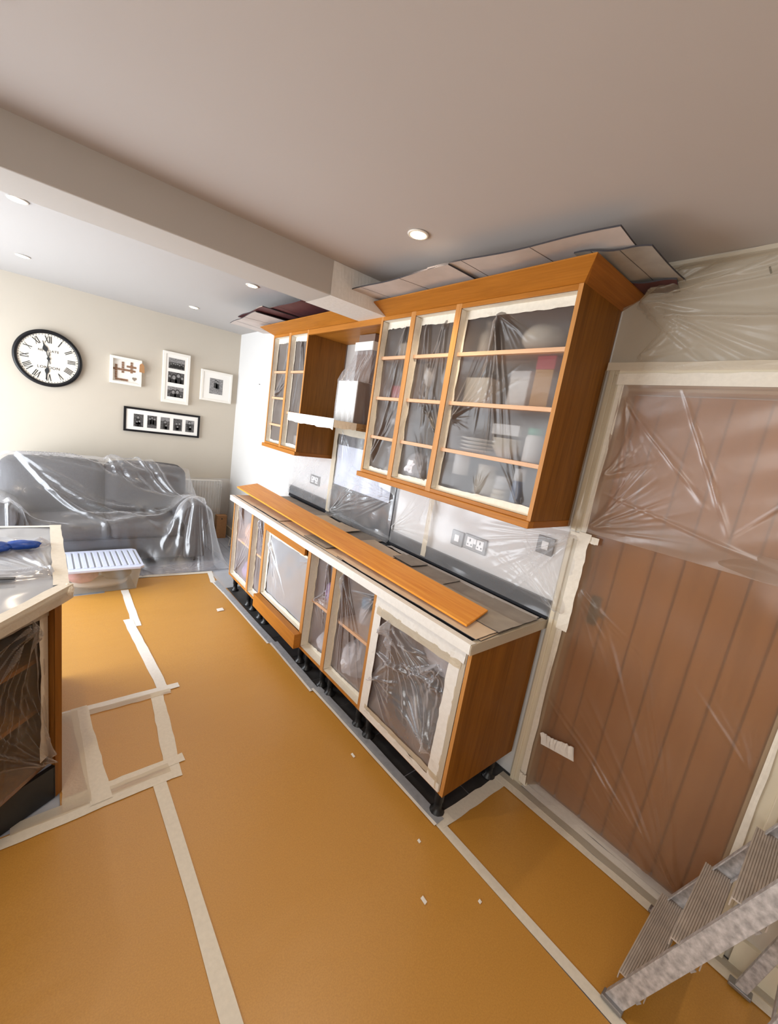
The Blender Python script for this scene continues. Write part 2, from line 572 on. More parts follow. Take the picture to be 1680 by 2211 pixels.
def sheet_strip(P0, U, V, lu, lv, N, seed=0, wob=0.003, th=0.0009, seg=20):
    """tape along U (length lu), lv wide along V with a slightly ragged far edge"""
    g = np.random.default_rng(seed)
    P0, U, V, N = (np.array(q, float) for q in (P0, U, V, N))
    t = np.linspace(0, lu, seg)
    w = lv + np.cumsum(g.normal(0, wob, seg)) * 0.35 + g.normal(0, wob * 0.5, seg)
    P = np.zeros((seg, 3, 3))
    for i in range(seg):
        P[i, 0] = P0 + U * t[i]
        P[i, 1] = P0 + U * t[i] + V * w[i] * 0.5 + N * abs(g.normal(0, th))
        P[i, 2] = P0 + U * t[i] + V * w[i] + N * abs(g.normal(0, th * 2.5))
    P2 = P + N * th
    b = B().grid(P2)
    b.grid(P[::-1])
    return b


def film_sheet(P0, U, V, lu, lv, N, res=0.0042, fans=(), lines=(), wave=0.004, sag=0.0, seed=0, shape=None, bias=0.0):
    """a sheet of polythene: fans = (u, v, angle0, angle1, count, length, height, width); lines = (u0, v0, u1, v1, height, width)"""
    g = np.random.default_rng(seed)
    P0, U, V, N = (np.array(q, float) for q in (P0, U, V, N))
    nu, nv = max(8, int(lu / res)), max(8, int(lv / res))
    u, v = np.meshgrid(np.linspace(0, lu, nu), np.linspace(0, lv, nv), indexing='ij')
    d = np.zeros(u.shape)
    L = [(a, b_, c, e, h * 0.9, w * 0.9, 0) for (a, b_, c, e, h, w) in lines]
    for (fu, fv, a0, a1, n, ln, h, w) in fans:
        n = int(n * 2.1)
        for k in range(n):
            a = math.radians(a0 + (a1 - a0) * (k + g.uniform(-0.35, 0.35)) / max(1, n - 1))
            l_ = ln * g.uniform(0.4, 1.0)
            ju, jv = g.normal(0, 0.008, 2)
            L.append((fu + ju, fv + jv, fu + math.cos(a) * l_, fv + math.sin(a) * l_, h * 0.75 * g.uniform(0.25, 1.0), max(0.0045, w) * g.uniform(0.8, 1.3), 1))
    for (a, b_, c, e, h, w, fan) in L:
        du, dv = c - a, e - b_
        ll = math.hypot(du, dv)
        t = ((u - a) * du + (v - b_) * dv) / ll ** 2
        s = ((u - a) * dv - (v - b_) * du) / ll
        ww = np.maximum(w * (0.45 + 0.8 * np.clip(t, 0, 1)), 1.3 * res)
        tc = np.clip(t, 0, 1)
        env = np.where((t > 0) & (t < 1), np.minimum(tc / 0.10, 1) * (1 - tc) ** 0.7 if fan else np.sin(tc * PI) ** 0.6, 0)
        d += h * np.exp(-(s / ww) ** 2) * env
    edge = np.clip(np.minimum(np.minimum(u, lu - u), np.minimum(v, lv - v)) / 0.03, 0, 1)
    for _ in range(5):
        k = g.normal(size=2) * 14
        d += wave * 0.4 * np.sin(u * k[0] + v * k[1] + g.uniform(0, 6))
    d = d * edge
    d += sag * np.sin(PI * u / lu) * np.sin(PI * v / lv)
    P = P0 + u[..., None] * U + v[..., None] * V + (d + bias)[..., None] * N
    if shape is not None:
        P = shape(P, u, v)
    return B().grid(P)


# ------------------------------------------------------------------ dimensions (metres), x=0 is the cabinet wall
YB = 4.577           # sofa wall
YN = -3.2            # wall behind the camera
XL = -3.7            # left wall
HK, HS = 2.515, 2.569
XF = -0.572          # front of the base units
XU = -0.36           # front of the wall units
T = 0.018

# ------------------------------------------------------------------ the room
fl = struct('floor', B().box(XL, 0.14, YN, YB, -0.06, -0.004), 'vinyl_grey')
k = 0
for i in range(2):
    for j in range(10):
        x0, y0 = -0.60 + i * 0.302, -0.02 + j * 0.302
        part('tile', B().box(x0, x0 + 0.297, y0, y0 + 0.297, -0.0045, -0.0015 + 0.0006 * ((i + j) % 3)), 'tile_dark', fl)
for j in range(6):
    x0 = -0.6 + j * 0.1
    part('plank', B().box(x0, x0 + 0.097, 3.01, YB, -0.0045, -0.0012 + 0.0004 * (j % 3)), 'vinyl_grey', fl)

wr = B()
wr.box(0, 0.13, -0.005, YB, 0, 2.6)
struct('wall_right', wr, 'wall_white')
wr = B().box(0, 0.13, YN, -0.87, 0, 2.6).box(0, 0.13, -0.87, -0.09, 2.03, 2.6).box(0, 0.13, -0.09, -0.0052, 0, 2.6)
struct('wall_right', wr, 'wall_cream', label='cream painted wall around the door')
struct('wall_back', B().box(XL - 0.1, 0.13, YB, YB + 0.1, 0, 2.6), 'wall_cream')
wl = B()
wl.box(XL - 0.1, XL, YN, -2.4, 0, 2.6).box(XL - 0.1, XL, -0.3, 1.5, 0, 2.6).box(XL - 0.1, XL, -2.4, -0.3, 0, 0.8).box(XL - 0.1, XL, -2.4, -0.3, 2.1, 2.6)
wl.box(XL - 0.1, XL, 4.4, YB, 0, 2.6)
wl.box(XL - 0.1, XL, 1.5, 4.4, 2.17, 2.6).box(XL - 0.1, XL, 1.5, 4.4, 0, 0.07)
struct('wall_left', wl, 'wall_white')
wn = B().box(XL - 0.1, 0.13, YN - 0.1, YN, 0, 2.6)
struct('wall_near', wn, 'wall_white')
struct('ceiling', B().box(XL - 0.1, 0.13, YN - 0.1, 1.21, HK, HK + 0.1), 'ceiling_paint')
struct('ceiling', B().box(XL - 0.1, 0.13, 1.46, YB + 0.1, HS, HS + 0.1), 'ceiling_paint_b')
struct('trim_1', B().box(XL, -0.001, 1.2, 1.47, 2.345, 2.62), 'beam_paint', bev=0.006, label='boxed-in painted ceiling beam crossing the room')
w1 = struct('window_1', B().box(XL - 0.07, XL - 0.02, 1.5, 4.4, 0.07, 0.12).box(XL - 0.07, XL - 0.02, 1.5, 4.4, 2.12, 2.17)
            .box(XL - 0.07, XL - 0.02, 1.5, 1.56, 0.07, 2.17).box(XL - 0.07, XL - 0.02, 4.34, 4.4, 0.07, 2.17)
            .box(XL - 0.07, XL - 0.02, 2.9, 3.0, 0.07, 2.17), 'white_plastic')
part('pane', B().box(XL - 0.05, XL - 0.045, 1.56, 2.9, 0.12, 2.12), 'glass', w1)
part('pane', B().box(XL - 0.05, XL - 0.045, 3.0, 4.34, 0.12, 2.12), 'glass', w1)
w2 = struct('window_2', B().box(XL - 0.07, XL - 0.02, -2.4, -0.3, 0.8, 0.85).box(XL - 0.07, XL - 0.02, -2.4, -0.3, 2.05, 2.1)
            .box(XL - 0.07, XL - 0.02, -2.4, -2.34, 0.85, 2.05).box(XL - 0.07, XL - 0.02, -0.36, -0.3, 0.85, 2.05), 'white_plastic')
part('pane', B().box(XL - 0.05, XL - 0.045, -2.34, -0.36, 0.85, 2.05), 'glass', w2)
# skirting on the sofa wall and right wall beyond the units
struct('baseboard_back', B().box(XL, 0, YB - 0.018, YB, 0, 0.12), 'gloss_cream')
struct('baseboard_right', B().box(-0.018, 0, 2.83, YB, 0, 0.12).box(-0.018, 0, YN, -0.96, 0, 0.12), 'gloss_cream')


# door frame: moulded architraves and lining
def architrave(name, b):
    return struct(name, b, 'gloss_cream', bev=0.004)


architrave('trim_2', B().box(-0.022, 0, -0.09, -0.022, 0, 2.098).box(-0.03, -0.02, -0.045, -0.022, 0, 2.098))
architrave('trim_3', B().box(-0.022, 0, -0.945, -0.87, 0, 2.098).box(-0.03, -0.02, -0.945, -0.92, 0, 2.098))
architrave('trim_4', B().box(-0.022, 0, -0.87, -0.09, 2.03, 2.098).box(-0.03, -0.02, -0.92, -0.045, 2.075, 2.1))
architrave('trim_5', B().box(0.0, 0.13, -0.105, -0.09, 0, 2.03).box(0, 0.13, -0.87, -0.855, 0, 2.03).box(0, 0.13, -0.855, -0.105, 2.015, 2.03))
d1 = struct('door_1', B().box(0.096, 0.112, -0.855, -0.105, 0.004, 2.012), 'door_wood')
edges = [-0.106, -0.135, -0.222, -0.352, -0.461, -0.575, -0.672, -0.775, -0.854]
for a, b_ in zip(edges, edges[1:]):
    part('plank', B().box(0.078, 0.097, b_ + 0.0035, a - 0.0035, 0.006, 2.01), 'door_wood', d1, bev=0.004)
hb = B().box(0.072, 0.079, -0.20, -0.155, 0.95, 1.09)
hb.tube([(0.075, -0.178, 1.03), (0.052, -0.178, 1.03), (0.045, -0.19, 1.028), (0.043, -0.235, 1.012)], 0.007, 10)
part('handle', hb, 'chrome', d1, smooth=True)


# ------------------------------------------------------------------ recessed ceiling lamps
def downlight(x, y, z, where, watts):
    t = thing('ceiling_light', 'round recessed ceiling light ' + where, 'ceiling light', (x, y, z - 0.01), 'recessed ceiling lights')
    b = B().lathe([(0.046, 0.004), (0.043, 0.0), (0.034, 0.0), (0.032, 0.006)], (x, y, z - 0.0065), 32)
    part('trim_ring', b, 'lamp_trim', t, True)
    part('lamp_lens', B().lathe([(0.031, 0.0), (0.031, 0.001)], (x, y, z - 0.0080), 24), 'lamp_glow', t)
    d = bpy.data.lights.new('ceiling_light_beam', 'SPOT')
    d.energy, d.color, d.spot_size, d.spot_blend, d.shadow_soft_size = watts, (1.0, 0.82, 0.6), math.radians(150), 0.8, 0.03
    o = bpy.data.objects.new('ceiling_light_beam', d)
    o.location = (x, y, z - 0.03)
    COL.objects.link(o)


downlight(-0.701, 0.595, HK, 'alone on the kitchen ceiling before the widest wall cabinet', 17)
downlight(-2.0, 0.595, HK, 'added out of view above the island', 22)  # unseen lamp, added to brighten the worktop and mid floor
downlight(-0.75, -0.95, HK, 'added out of view above the step ladder', 7)  # unseen, added for light on the floor by the door
downlight(-2.0, -0.95, HK, 'added unseen at the near end of the kitchen, above the viewer', 7)  # another added lamp, lifts the foreground floor from outside the view
downlight(-1.999, 2.308, HS, 'close behind the beam, farthest from the cabinets', 7)
downlight(-2.011, 3.696, HS, 'above the clock by the sofa wall', 7)
downlight(-0.732, 2.352, HS, 'close behind the beam near the maroon cardboard', 7)
downlight(-0.769, 3.737, HS, 'above the tall three photo frame', 7)


# ------------------------------------------------------------------ wall units
def wall_cabinet(y0, y1, label, shelves, end=None):
    t = thing('wall_cabinet', label, 'cabinet', (-0.18, (y0 + y1) / 2, 1.416), 'oak wall cabinets')
    z0, z1 = 1.416, 2.344
    for a, b_ in ((y0, y0 + T), (y1 - T, y1)):
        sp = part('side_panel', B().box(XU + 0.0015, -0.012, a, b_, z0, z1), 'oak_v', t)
        part('panel_edge', B().box(XU, XU + 0.0014, a, b_, z0, z1), 'panel_edge', sp)
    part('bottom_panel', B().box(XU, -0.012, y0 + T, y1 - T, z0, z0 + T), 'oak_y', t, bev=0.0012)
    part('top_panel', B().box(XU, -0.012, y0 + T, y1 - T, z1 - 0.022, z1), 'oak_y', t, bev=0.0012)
    part('back_panel', B().box(-0.012, -0.004, y0, y1, z0, z1), 'carcass', t)
    for z in shelves:
        part('shelf', B().box(-0.335, -0.012, y0 + T, y1 - T, z - 0.018, z), 'shelf_edge', t, bev=0.001)
    return t


SH = (2.123, 1.887, 1.652)
wall_cabinet(0.0, 0.618, 'widest oak wall cabinet, at the right end beside the door, behind clear plastic', SH)
wall_cabinet(0.618, 0.945, 'narrow open oak wall cabinet in the middle of the three bay run', SH)
wall_cabinet(0.945, 1.231, 'narrowest oak wall cabinet, right of the extractor hood', SH)
wall_cabinet(2.127, 2.436, 'narrow oak wall cabinet left of the extractor hood, dark side showing', (2.05, 1.72))
wall_cabinet(2.436, 2.755, 'outermost narrow oak wall cabinet at the sofa end', (2.05, 1.83, 1.60))


def light_rail(y0, y1, label):
    t = thing('light_rail', label, 'moulding', (-0.18, (y0 + y1) / 2, 1.385), 'oak rails under the wall cabinets')
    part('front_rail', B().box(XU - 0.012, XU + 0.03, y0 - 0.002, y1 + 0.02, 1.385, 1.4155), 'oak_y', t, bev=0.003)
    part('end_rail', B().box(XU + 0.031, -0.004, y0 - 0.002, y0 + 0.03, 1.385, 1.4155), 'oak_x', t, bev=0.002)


light_rail(0.0, 1.235, 'long oak light rail under the three right wall cabinets')
light_rail(2.127, 2.76, 'short oak light rail under the two left wall cabinets')


def cornice(y0, y1, label, ends):
    """sloping crown moulding: foot at the cabinet top, lip forward"""
    t = thing('cornice', label, 'moulding', (-0.2, (y0 + y1) / 2, 2.344), 'oak crown mouldings')
    o = 0.099
    p = [(XU - 0.001, 2.3445), (XU - 0.099, 2.392), (XU - 0.099, 2.397), (XU + 0.02, 2.397), (XU + 0.02, 2.3445)]
    ya, yb = y0, y1
    v = []
    for (x, z) in p:
        dy = (XU - x) * 0.81 if x < XU else 0
        v.append((x, ya - (dy if ends[0] else 0), z))
    for (x, z) in p:
        dy = (XU - x) * 0.81 if x < XU else 0
        v.append((x, yb + (dy if ends[1] else 0), z))
    n = len(p)
    f = [tuple(range(n)), tuple(range(2 * n - 1, n - 1, -1))] + [(i, n + i, n + (i + 1) % n, (i + 1) % n) for i in range(n)]
    part('front_moulding', B().add(v, f), 'oak_y', t)
    for e, s in ((ends[0], -1), (ends[1], 1)):
        if not e:
            continue
        y = ya if s < 0 else yb
        q = [(y, 2.3445), (y + s * 0.0802, 2.392), (y + s * 0.0802, 2.397), (y - s * 0.02, 2.397), (y - s * 0.02, 2.3445)]
        vv = []
        for (yy, z) in q:
            k_ = max(0.0, (yy - y) * s) / 0.0802 * 0.099
            vv.append((XU - k_ + 0.0, yy, z))
        vv += [(-0.003, yy, z) for (yy, z) in q]
        part('end_moulding', B().add(vv, f), 'oak_x', t)


cornice(0.0, 1.195, 'oak crown moulding on the three right wall cabinets', (True, False))
cornice(1.475, 2.755, 'oak crown moulding running left of the beam', (False, True))
bt = thing('bridging_shelf', 'oak panel bridging the wall cabinets above the extractor hood', 'shelf', (-0.18, 1.68, 2.318))
part('panel', B().box(XU + 0.02, -0.004, 1.2315, 2.1265, 2.318, 2.336), 'oak_y', bt)
part('front_edge', B().box(XU, XU + 0.02, 1.2315, 2.1265, 2.306, 2.3435), 'oak_y', bt, bev=0.0015)


# films in the openings: tape lines the inner faces, polythene stretched just inside
def opening_film(y0, y1, z0, z1, xf, label, fans, lines, mat='film', seed=0, deep=0.045, top=True, wave=0.004, name_cat='plastic sheet', wl=None, sag=-0.01):
    a, b_ = y0 + T, y1 - T
    t = thing('masking_film', label, name_cat, (xf + deep, (a + b_) / 2, z0), 'plastic films taped over cabinet openings')
    part('film', film_sheet((xf + deep, b_ - 0.002, z0 + 0.006), (0, -1, 0), (0, 0, 1), b_ - a - 0.004, z1 - z0 - 0.012, (-1, 0, 0),
                            fans=fans, lines=lines, seed=seed, wave=wave, sag=sag), mat, t, True)
    part('tape_strip', sheet_strip((xf + 0.004, b_ - 0.0006, z0 + 0.003), (0, 0, 1), (1, 0, 0), z1 - z0 - 0.006, deep + 0.012, (0, -1, 0), seed + 1), 'tape', t)
    part('tape_strip', sheet_strip((xf + 0.004, a + 0.0006, z0 + 0.003), (0, 0, 1), (1, 0, 0), z1 - z0 - 0.006, deep + 0.008, (0, 1, 0), seed + 2), 'tape', t)
    part('tape_strip', sheet_strip((xf + 0.004, b_ - 0.003, z0 + 0.0006), (0, -1, 0), (1, 0, 0), b_ - a - 0.006, deep + 0.03, (0, 0, 1), seed + 3), 'tape', t)
    if top:
        part('tape_strip', sheet_strip((xf + 0.004, b_ - 0.003, z1 - 0.0006), (0, -1, 0), (1, 0, 0), b_ - a - 0.006, deep + 0.012, (0, 0, -1), seed + 4), 'tape', t)
    # returns of tape on the film itself, seen as a pale border
    part('tape_strip', sheet_strip((xf + deep - 0.003, b_ - 0.003, z0 + 0.002), (0, 0, 1), (0, -1, 0), z1 - z0 - 0.006, wl or 0.012, (-1, 0, 0), seed + 5), 'tape', t)
    part('tape_strip', sheet_strip((xf + deep - 0.003, a + 0.003, z0 + 0.002), (0, 0, 1), (0, 1, 0), z1 - z0 - 0.006, 0.014, (-1, 0, 0), seed + 6), 'tape', t)
    part('tape_strip', sheet_strip((xf + deep - 0.003, b_ - 0.003, z0 + 0.002), (0, -1, 0), (0, 0, 1), b_ - a - 0.006, 0.022, (-1, 0, 0), seed + 7), 'tape', t)
    if top:
        part('tape_strip', sheet_strip((xf + deep - 0.003, b_ - 0.003, z1 - 0.002), (0, -1, 0), (0, 0, -1), b_ - a - 0.006, 0.04, (-1, 0, 0), seed + 8), 'tape', t)
    return t


z0u, z1u = 1.434, 2.322
# u runs from the left edge of the opening to the right, v upwards
opening_film(0.0, 0.618, z0u, z1u, XU, 'creased clear film taped over the widest wall cabinet by the door',
             [(0.20, 0.85, -100, -72, 9, 0.75, 0.016, 0.005), (0.20, 0.85, -66, -28, 8, 0.28, 0.010, 0.005), (0.02, 0.36, 30, 75, 6, 0.45, 0.012, 0.005),
              (0.02, 0.36, -40, 30, 4, 0.16, 0.008, 0.004), (0.50, 0.03, 100, 130, 7, 0.32, 0.009, 0.004), (0.26, 0.03, 60, 120, 6, 0.14, 0.008, 0.004)],
             [(0.22, 0.60, 0.30, 0.28, 0.012, 0.006)], 'film_upper', 11)
opening_film(0.618, 0.945, z0u, z1u, XU, 'creased clear film taped over the middle wall cabinet of three',
             [(0.06, 0.86, -95, -80, 4, 0.6, 0.012, 0.004), (0.2, 0.86, -110, -85, 6, 0.6, 0.012, 0.004), (0.27, 0.27, 95, 140, 7, 0.3, 0.012, 0.004),
              (0.23, 0.02, 95, 135, 8, 0.3, 0.012, 0.004)], [(0.13, 0.7, 0.13, 0.3, 0.014, 0.006), (0.18, 0.72, 0.18, 0.3, 0.012, 0.005)], 'film_upper', 23)
opening_film(0.945, 1.231, z0u, z1u, XU, 'creased clear film taped over the wall cabinet right of the hood',
             [(0.02, 0.05, 62, 82, 9, 0.8, 0.014, 0.004), (0.18, 0.86, -115, -90, 6, 0.5, 0.010, 0.004)], [(0.05, 0.1, 0.17, 0.82, 0.016, 0.006)], 'film_upper', 35)
opening_film(2.127, 2.436, z0u, z1u, XU, 'clear film taped over the wall cabinet left of the hood',
             [(0.12, 0.86, -100, -80, 6, 0.7, 0.010, 0.004)], [], 'film_upper', 47)
opening_film(2.436, 2.755, z0u, z1u, XU, 'clear film taped over the outermost wall cabinet at the sofa end',
             [(0.25, 0.86, -120, -95, 7, 0.7, 0.012, 0.004), (0.02, 0.4, 30, 75, 7, 0.4, 0.012, 0.004)], [], 'film_upper', 59)

# ------------------------------------------------------------------ base units
ZB, ZT = 0.15, 0.868
YS = [0.0, 0.646, 1.064, 1.37, 2.09, 2.352, 2.79]
LAB = ['oak base cabinet at the door end with its brown end panel showing',
       'oak base cabinet second from the door end, blue bottle inside',
       'narrow oak base cabinet right of the wide appliance bay',
       'wide oak appliance bay of the base run with a drawer front below',
       'narrow oak base cabinet left of the wide appliance bay',
       'oak base cabinet at the sofa end of the base run']


def leg_at(x, y, t):
    b = B().lathe([(0.036, 0.0), (0.036, 0.008), (0.02, 0.02), (0.018, 0.06), (0.022, 0.062), (0.022, 0.11), (0.03, 0.115), (0.03, ZB)], (x, y, -0.0005), 14)
    part('leg', b, 'black_plastic', t, True)


for i in range(6):
    y0, y1 = YS[i], YS[i + 1]
    t = thing('base_cabinet', LAB[i], 'cabinet', (-0.29, (y0 + y1) / 2, 0.0), 'oak base cabinets')
    for a, b_ in ((y0, y0 + T), (y1 - T, y1)):
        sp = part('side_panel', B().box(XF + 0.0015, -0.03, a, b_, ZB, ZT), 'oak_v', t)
        part('panel_edge', B().box(XF, XF + 0.0014, a, b_, ZB, ZT), 'panel_edge', sp)
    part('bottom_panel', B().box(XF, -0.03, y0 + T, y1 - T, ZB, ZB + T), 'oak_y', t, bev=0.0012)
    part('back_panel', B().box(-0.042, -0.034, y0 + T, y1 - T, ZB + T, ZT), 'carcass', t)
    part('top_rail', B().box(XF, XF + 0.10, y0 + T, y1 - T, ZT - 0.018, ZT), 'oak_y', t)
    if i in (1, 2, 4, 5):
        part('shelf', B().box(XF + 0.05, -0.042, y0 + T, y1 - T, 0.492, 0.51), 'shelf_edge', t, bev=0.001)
    for yy in (y0 + 0.05, y1 - 0.05):
        leg_at(XF + 0.055, yy, t)
        leg_at(-0.12, yy, t)
    if i == 3:
        part('drawer_front', B().box(XF - 0.052, XF - 0.002, y0 - 0.018, y1 - 0.02, 0.158, 0.262), 'oak_y', t, bev=0.002)
        part('top_infill', B().box(XF - 0.012, XF + 0.008, y0 + 0.045, y1 - T, 0.80, 0.866), 'oak_y', t, bev=0.0015)

zb0, zb1 = ZB + T, ZT - 0.018
opening_film(YS[1], YS[2], zb0, zb1, XF, 'creased film over the base cabinet with a blue bottle inside',
             [(0.04, 0.66, -96, -62, 11, 0.72, 0.016, 0.005), (0.36, 0.62, -170, -120, 7, 0.3, 0.012, 0.005)], [], 'film_base', 71, deep=0.05, top=False)
opening_film(YS[2], YS[3], zb0, zb1, XF, 'creased film over the narrow base cabinet right of the appliance bay',
             [(0.02, 0.35, -70, 40, 8, 0.25, 0.012, 0.005), (0.14, 0.66, -100, -80, 6, 0.55, 0.012, 0.005)], [], 'film_base', 83, deep=0.06, top=False)
opening_film(YS[3], YS[4], 0.262, 0.80, XF, 'taut milky film over the wide appliance bay',
             [(0.03, 0.45, -75, -50, 6, 0.55, 0.016, 0.007), (0.66, 0.5, 190, 215, 2, 0.16, 0.014, 0.005)], [], 'film_milky', 95, deep=0.035, wl=0.03)
opening_film(YS[4], YS[5], zb0, zb1, XF, 'loose film over the narrow base cabinet left of the appliance bay',
             [(0.06, 0.66, -100, -75, 7, 0.6, 0.018, 0.006), (0.2, 0.6, -110, -85, 5, 0.5, 0.014, 0.005)], [], 'film_base', 107, deep=0.05, top=False)
opening_film(YS[5], YS[6], zb0, zb1, XF, 'film over the base cabinet at the sofa end with orange bags behind',
             [(0.1, 0.66, -105, -85, 8, 0.3, 0.012, 0.004), (0.4, 0.62, -140, -110, 6, 0.5, 0.012, 0.005), (0.05, 0.02, 50, 90, 6, 0.3, 0.01, 0.004)], [], 'film_base', 119, deep=0.04, top=False)
# nearest bay: crumpled double film with wide tape on the face of the frame
t = thing('masking_film', 'crumpled double film framed by wide white tape on the door end base cabinet', 'plastic sheet', (XF - 0.003, 0.32, ZB), 'plastic films taped over cabinet openings')
part('film', film_sheet((XF + 0.012, 0.622, 0.185), (0, -1, 0), (0, 0, 1), 0.59, 0.655, (-1, 0, 0), seed=131, wave=0.012, sag=-0.03,
                        fans=[(0.10, 0.58, -85, -25, 9, 0.65, 0.04, 0.010), (0.45, 0.5, -150, -60, 6, 0.35, 0.035, 0.011), (0.02, 0.2, -40, 60, 5, 0.3, 0.03, 0.010), (0.5, 0.1, 90, 170, 5, 0.35, 0.03, 0.010)],
                        lines=[(0.02, 0.36, 0.25, 0.34, 0.03, 0.012), (0.25, 0.34, 0.55, 0.08, 0.03, 0.012), (0.12, 0.48, 0.36, 0.5, 0.02, 0.01), (0.2, 0.38, 0.5, 0.4, 0.02, 0.01)]),
     'film_crumple', t, True)
xq = XF - 0.0012
part('tape_strip', sheet_strip((xq, 0.640, 0.162), (0, 0, 1), (0, -1, 0), 0.70, 0.062, (-1, 0, 0), 140), 'tape_white', t)
part('tape_strip', sheet_strip((xq, 0.020, 0.162), (0, 0, 1), (0, 1, 0), 0.70, 0.030, (-1, 0, 0), 141), 'tape_thin', t)
part('tape_strip', sheet_strip((xq - 0.001, 0.046, 0.175), (0, 0, 1), (0, 1, 0), 0.68, 0.060, (-1, 0, 0), 142), 'tape_white', t)
part('tape_strip', sheet_strip((xq - 0.001, 0.636, 0.156), (0, -1, 0), (0, 0, 1), 0.61, 0.045, (-1, 0, 0), 143), 'tape_white', t)
part('tape_strip', sheet_strip((xq - 0.002, 0.60, 0.196), (0, -1, 0), (0, 0, 1), 0.56, 0.03, (-1, 0, 0), 144), 'tape_thin', t)
part('tape_strip', sheet_strip((xq - 0.002, 0.636, 0.860), (0, -1, 0), (0, 0, -1), 0.61, 0.07, (-1, 0, 0), 145), 'tape_white', t)
part('tape_strip', sheet_strip((xq - 0.003, 0.62, 0.80), (0, -1, 0), (0, 0, -1), 0.58, 0.05, (-1, 0, 0), 146), 'tape_thin', t, label='pinkish half-loose tape')

# ------------------------------------------------------------------ worktop, upstand, splashback
wt = thing('worktop', 'long dark worktop hidden under cardboard on the base cabinets', 'worktop', (-0.3, 1.4, 0.8685))
part('slab', B().box(-0.605, -0.004, -0.010, 2.800, 0.8685, 0.909), 'black_gloss', wt, bev=0.004)
single('masking_tape', B().box(-0.609, -0.574, -0.008, 2.804, 0.9095, 0.9108).box(-0.609, -0.606, -0.008, 2.804, 0.866, 0.9098),
       'tape_white', 'white tape wrapping the front edge of the long worktop', 'tape', bev=0.0006)
single('masking_tape', B().box(-0.6095, -0.01, -0.0135, -0.0108, 0.864, 0.9108).box(-0.573, -0.03, -0.0135, 0.012, 0.9095, 0.911),
       'tape_thin', 'thin tape wrapping the end of the worktop beside the door', 'tape')
single('masking_tape', sheet_strip((-0.04, 1.18, 0.9112), (0, -1, 0), (-1, 0, 0), 1.16, 0.045, (0, 0, 1), 150), 'tape_white',
       'white tape line where worktop meets the dark upstand', 'tape')
us = thing('upstand', 'low dark upstand along the wall from door end to the hob', 'upstand', (-0.012, 0.6, 0.911))
part('slab', B().box(-0.022, -0.003, -0.005, 1.225, 0.9115, 1.005), 'black_gloss', us)
us = thing('upstand', 'low dark upstand under the white wall at the sofa end', 'upstand', (-0.012, 2.46, 0.911))
part('slab', B().box(-0.022, -0.003, 2.095, 2.833, 0.9115, 1.022), 'black_gloss', us)
single('splashback', B().box(-0.011, -0.003, 1.228, 2.092, 0.9115, 1.70), 'black_gloss', 'black glossy splashback panel behind the hob under the hood', 'splashback', bev=0.001)
single('masking_paper', film_sheet((-0.022, 2.045, 1.19), (0, -1, 0), (0, 0, 1), 0.745, 0.33, (-1, 0, 0), seed=160, wave=0.006, sag=0.01,
       fans=[(0.65, 0.02, 90, 170, 8, 0.35, 0.012, 0.006)]), 'paper_blue', 'pale blue white paper sheet hanging on the black splashback', 'paper', smooth=True)
t = thing('masking_film', 'clear film over the black splashback below the hood', 'plastic sheet', (-0.03, 1.66, 0.93), 'plastic films on the kitchen wall')
part('film', film_sheet((-0.034, 2.09, 0.945), (0, -1, 0), (0, 0, 1), 0.86, 0.72, (-1, 0, 0), seed=161, wave=0.008, sag=0.012,
     fans=[(0.84, 0.30, 165, 215, 12, 0.7, 0.012, 0.006), (0.1, 0.02, 10, 60, 8, 0.5, 0.012, 0.006), (0.1, 0.7, -90, -50, 6, 0.3, 0.01, 0.005)]), 'film', t, True)
part('tape_strip', sheet_strip((-0.0355, 2.10, 0.94), (0, 0, 1), (0, -1, 0), 0.72, 0.06, (-1, 0, 0), 162), 'tape_thin', t)
part('tape_strip', sheet_strip((-0.0355, 2.08, 1.66), (0, -1, 0), (0, 0, -1), 0.84, 0.05, (-1, 0, 0), 163), 'tape_thin', t)
t = thing('masking_film', 'crinkled white film over wall sockets under the wide wall cabinets', 'plastic sheet', (-0.026, 0.5, 0.93), 'plastic films on the kitchen wall')
part('film', film_sheet((-0.031, 1.222, 0.93), (0, -1, 0), (0, 0, 1), 1.335, 0.45, (-1, 0, 0), res=0.005, seed=164, wave=0.006, sag=0.004,
     fans=[(1.28, 0.42, 185, 235, 14, 0.6, 0.02, 0.008), (1.3, 0.05, 110, 175, 12, 0.55, 0.018, 0.008), (0.02, 0.1, 0, 60, 9, 0.4, 0.014, 0.007), (0.35, 0.44, -110, -60, 6, 0.3, 0.012, 0.007)]), 'film_white', t, True)
part('tape_strip', sheet_strip((-0.0335, 0.895, 0.94), (0, 0, 1), (0, -1, 0), 0.44, 0.04, (-1, 0, 0), 165), 'tape_thin', t)
part('tape_strip', sheet_strip((-0.0345, -0.068, 0.90), (0, 0, 1), (0, -1, 0), 0.48, 0.052, (-1, 0, 0), 166), 'tape', t)
part('tape_strip', sheet_strip((-0.0355, -0.03, 1.372), (0, -1, 0), (0, 0, -1), 0.13, 0.03, (-1, 0, 0), 167), 'tape', t)
t = thing('masking_film', 'thin film over the double socket at the sofa end of the kitchen wall', 'plastic sheet', (-0.026, 2.46, 0.95), 'plastic films on the kitchen wall')
part('film', film_sheet((-0.031, 2.84, 0.945), (0, -1, 0), (0, 0, 1), 0.735, 0.42, (-1, 0, 0), res=0.008, seed=168, wave=0.004,
     fans=[(0.02, 0.02, 0, 60, 5, 0.6, 0.006, 0.005)]), 'film', t, True)
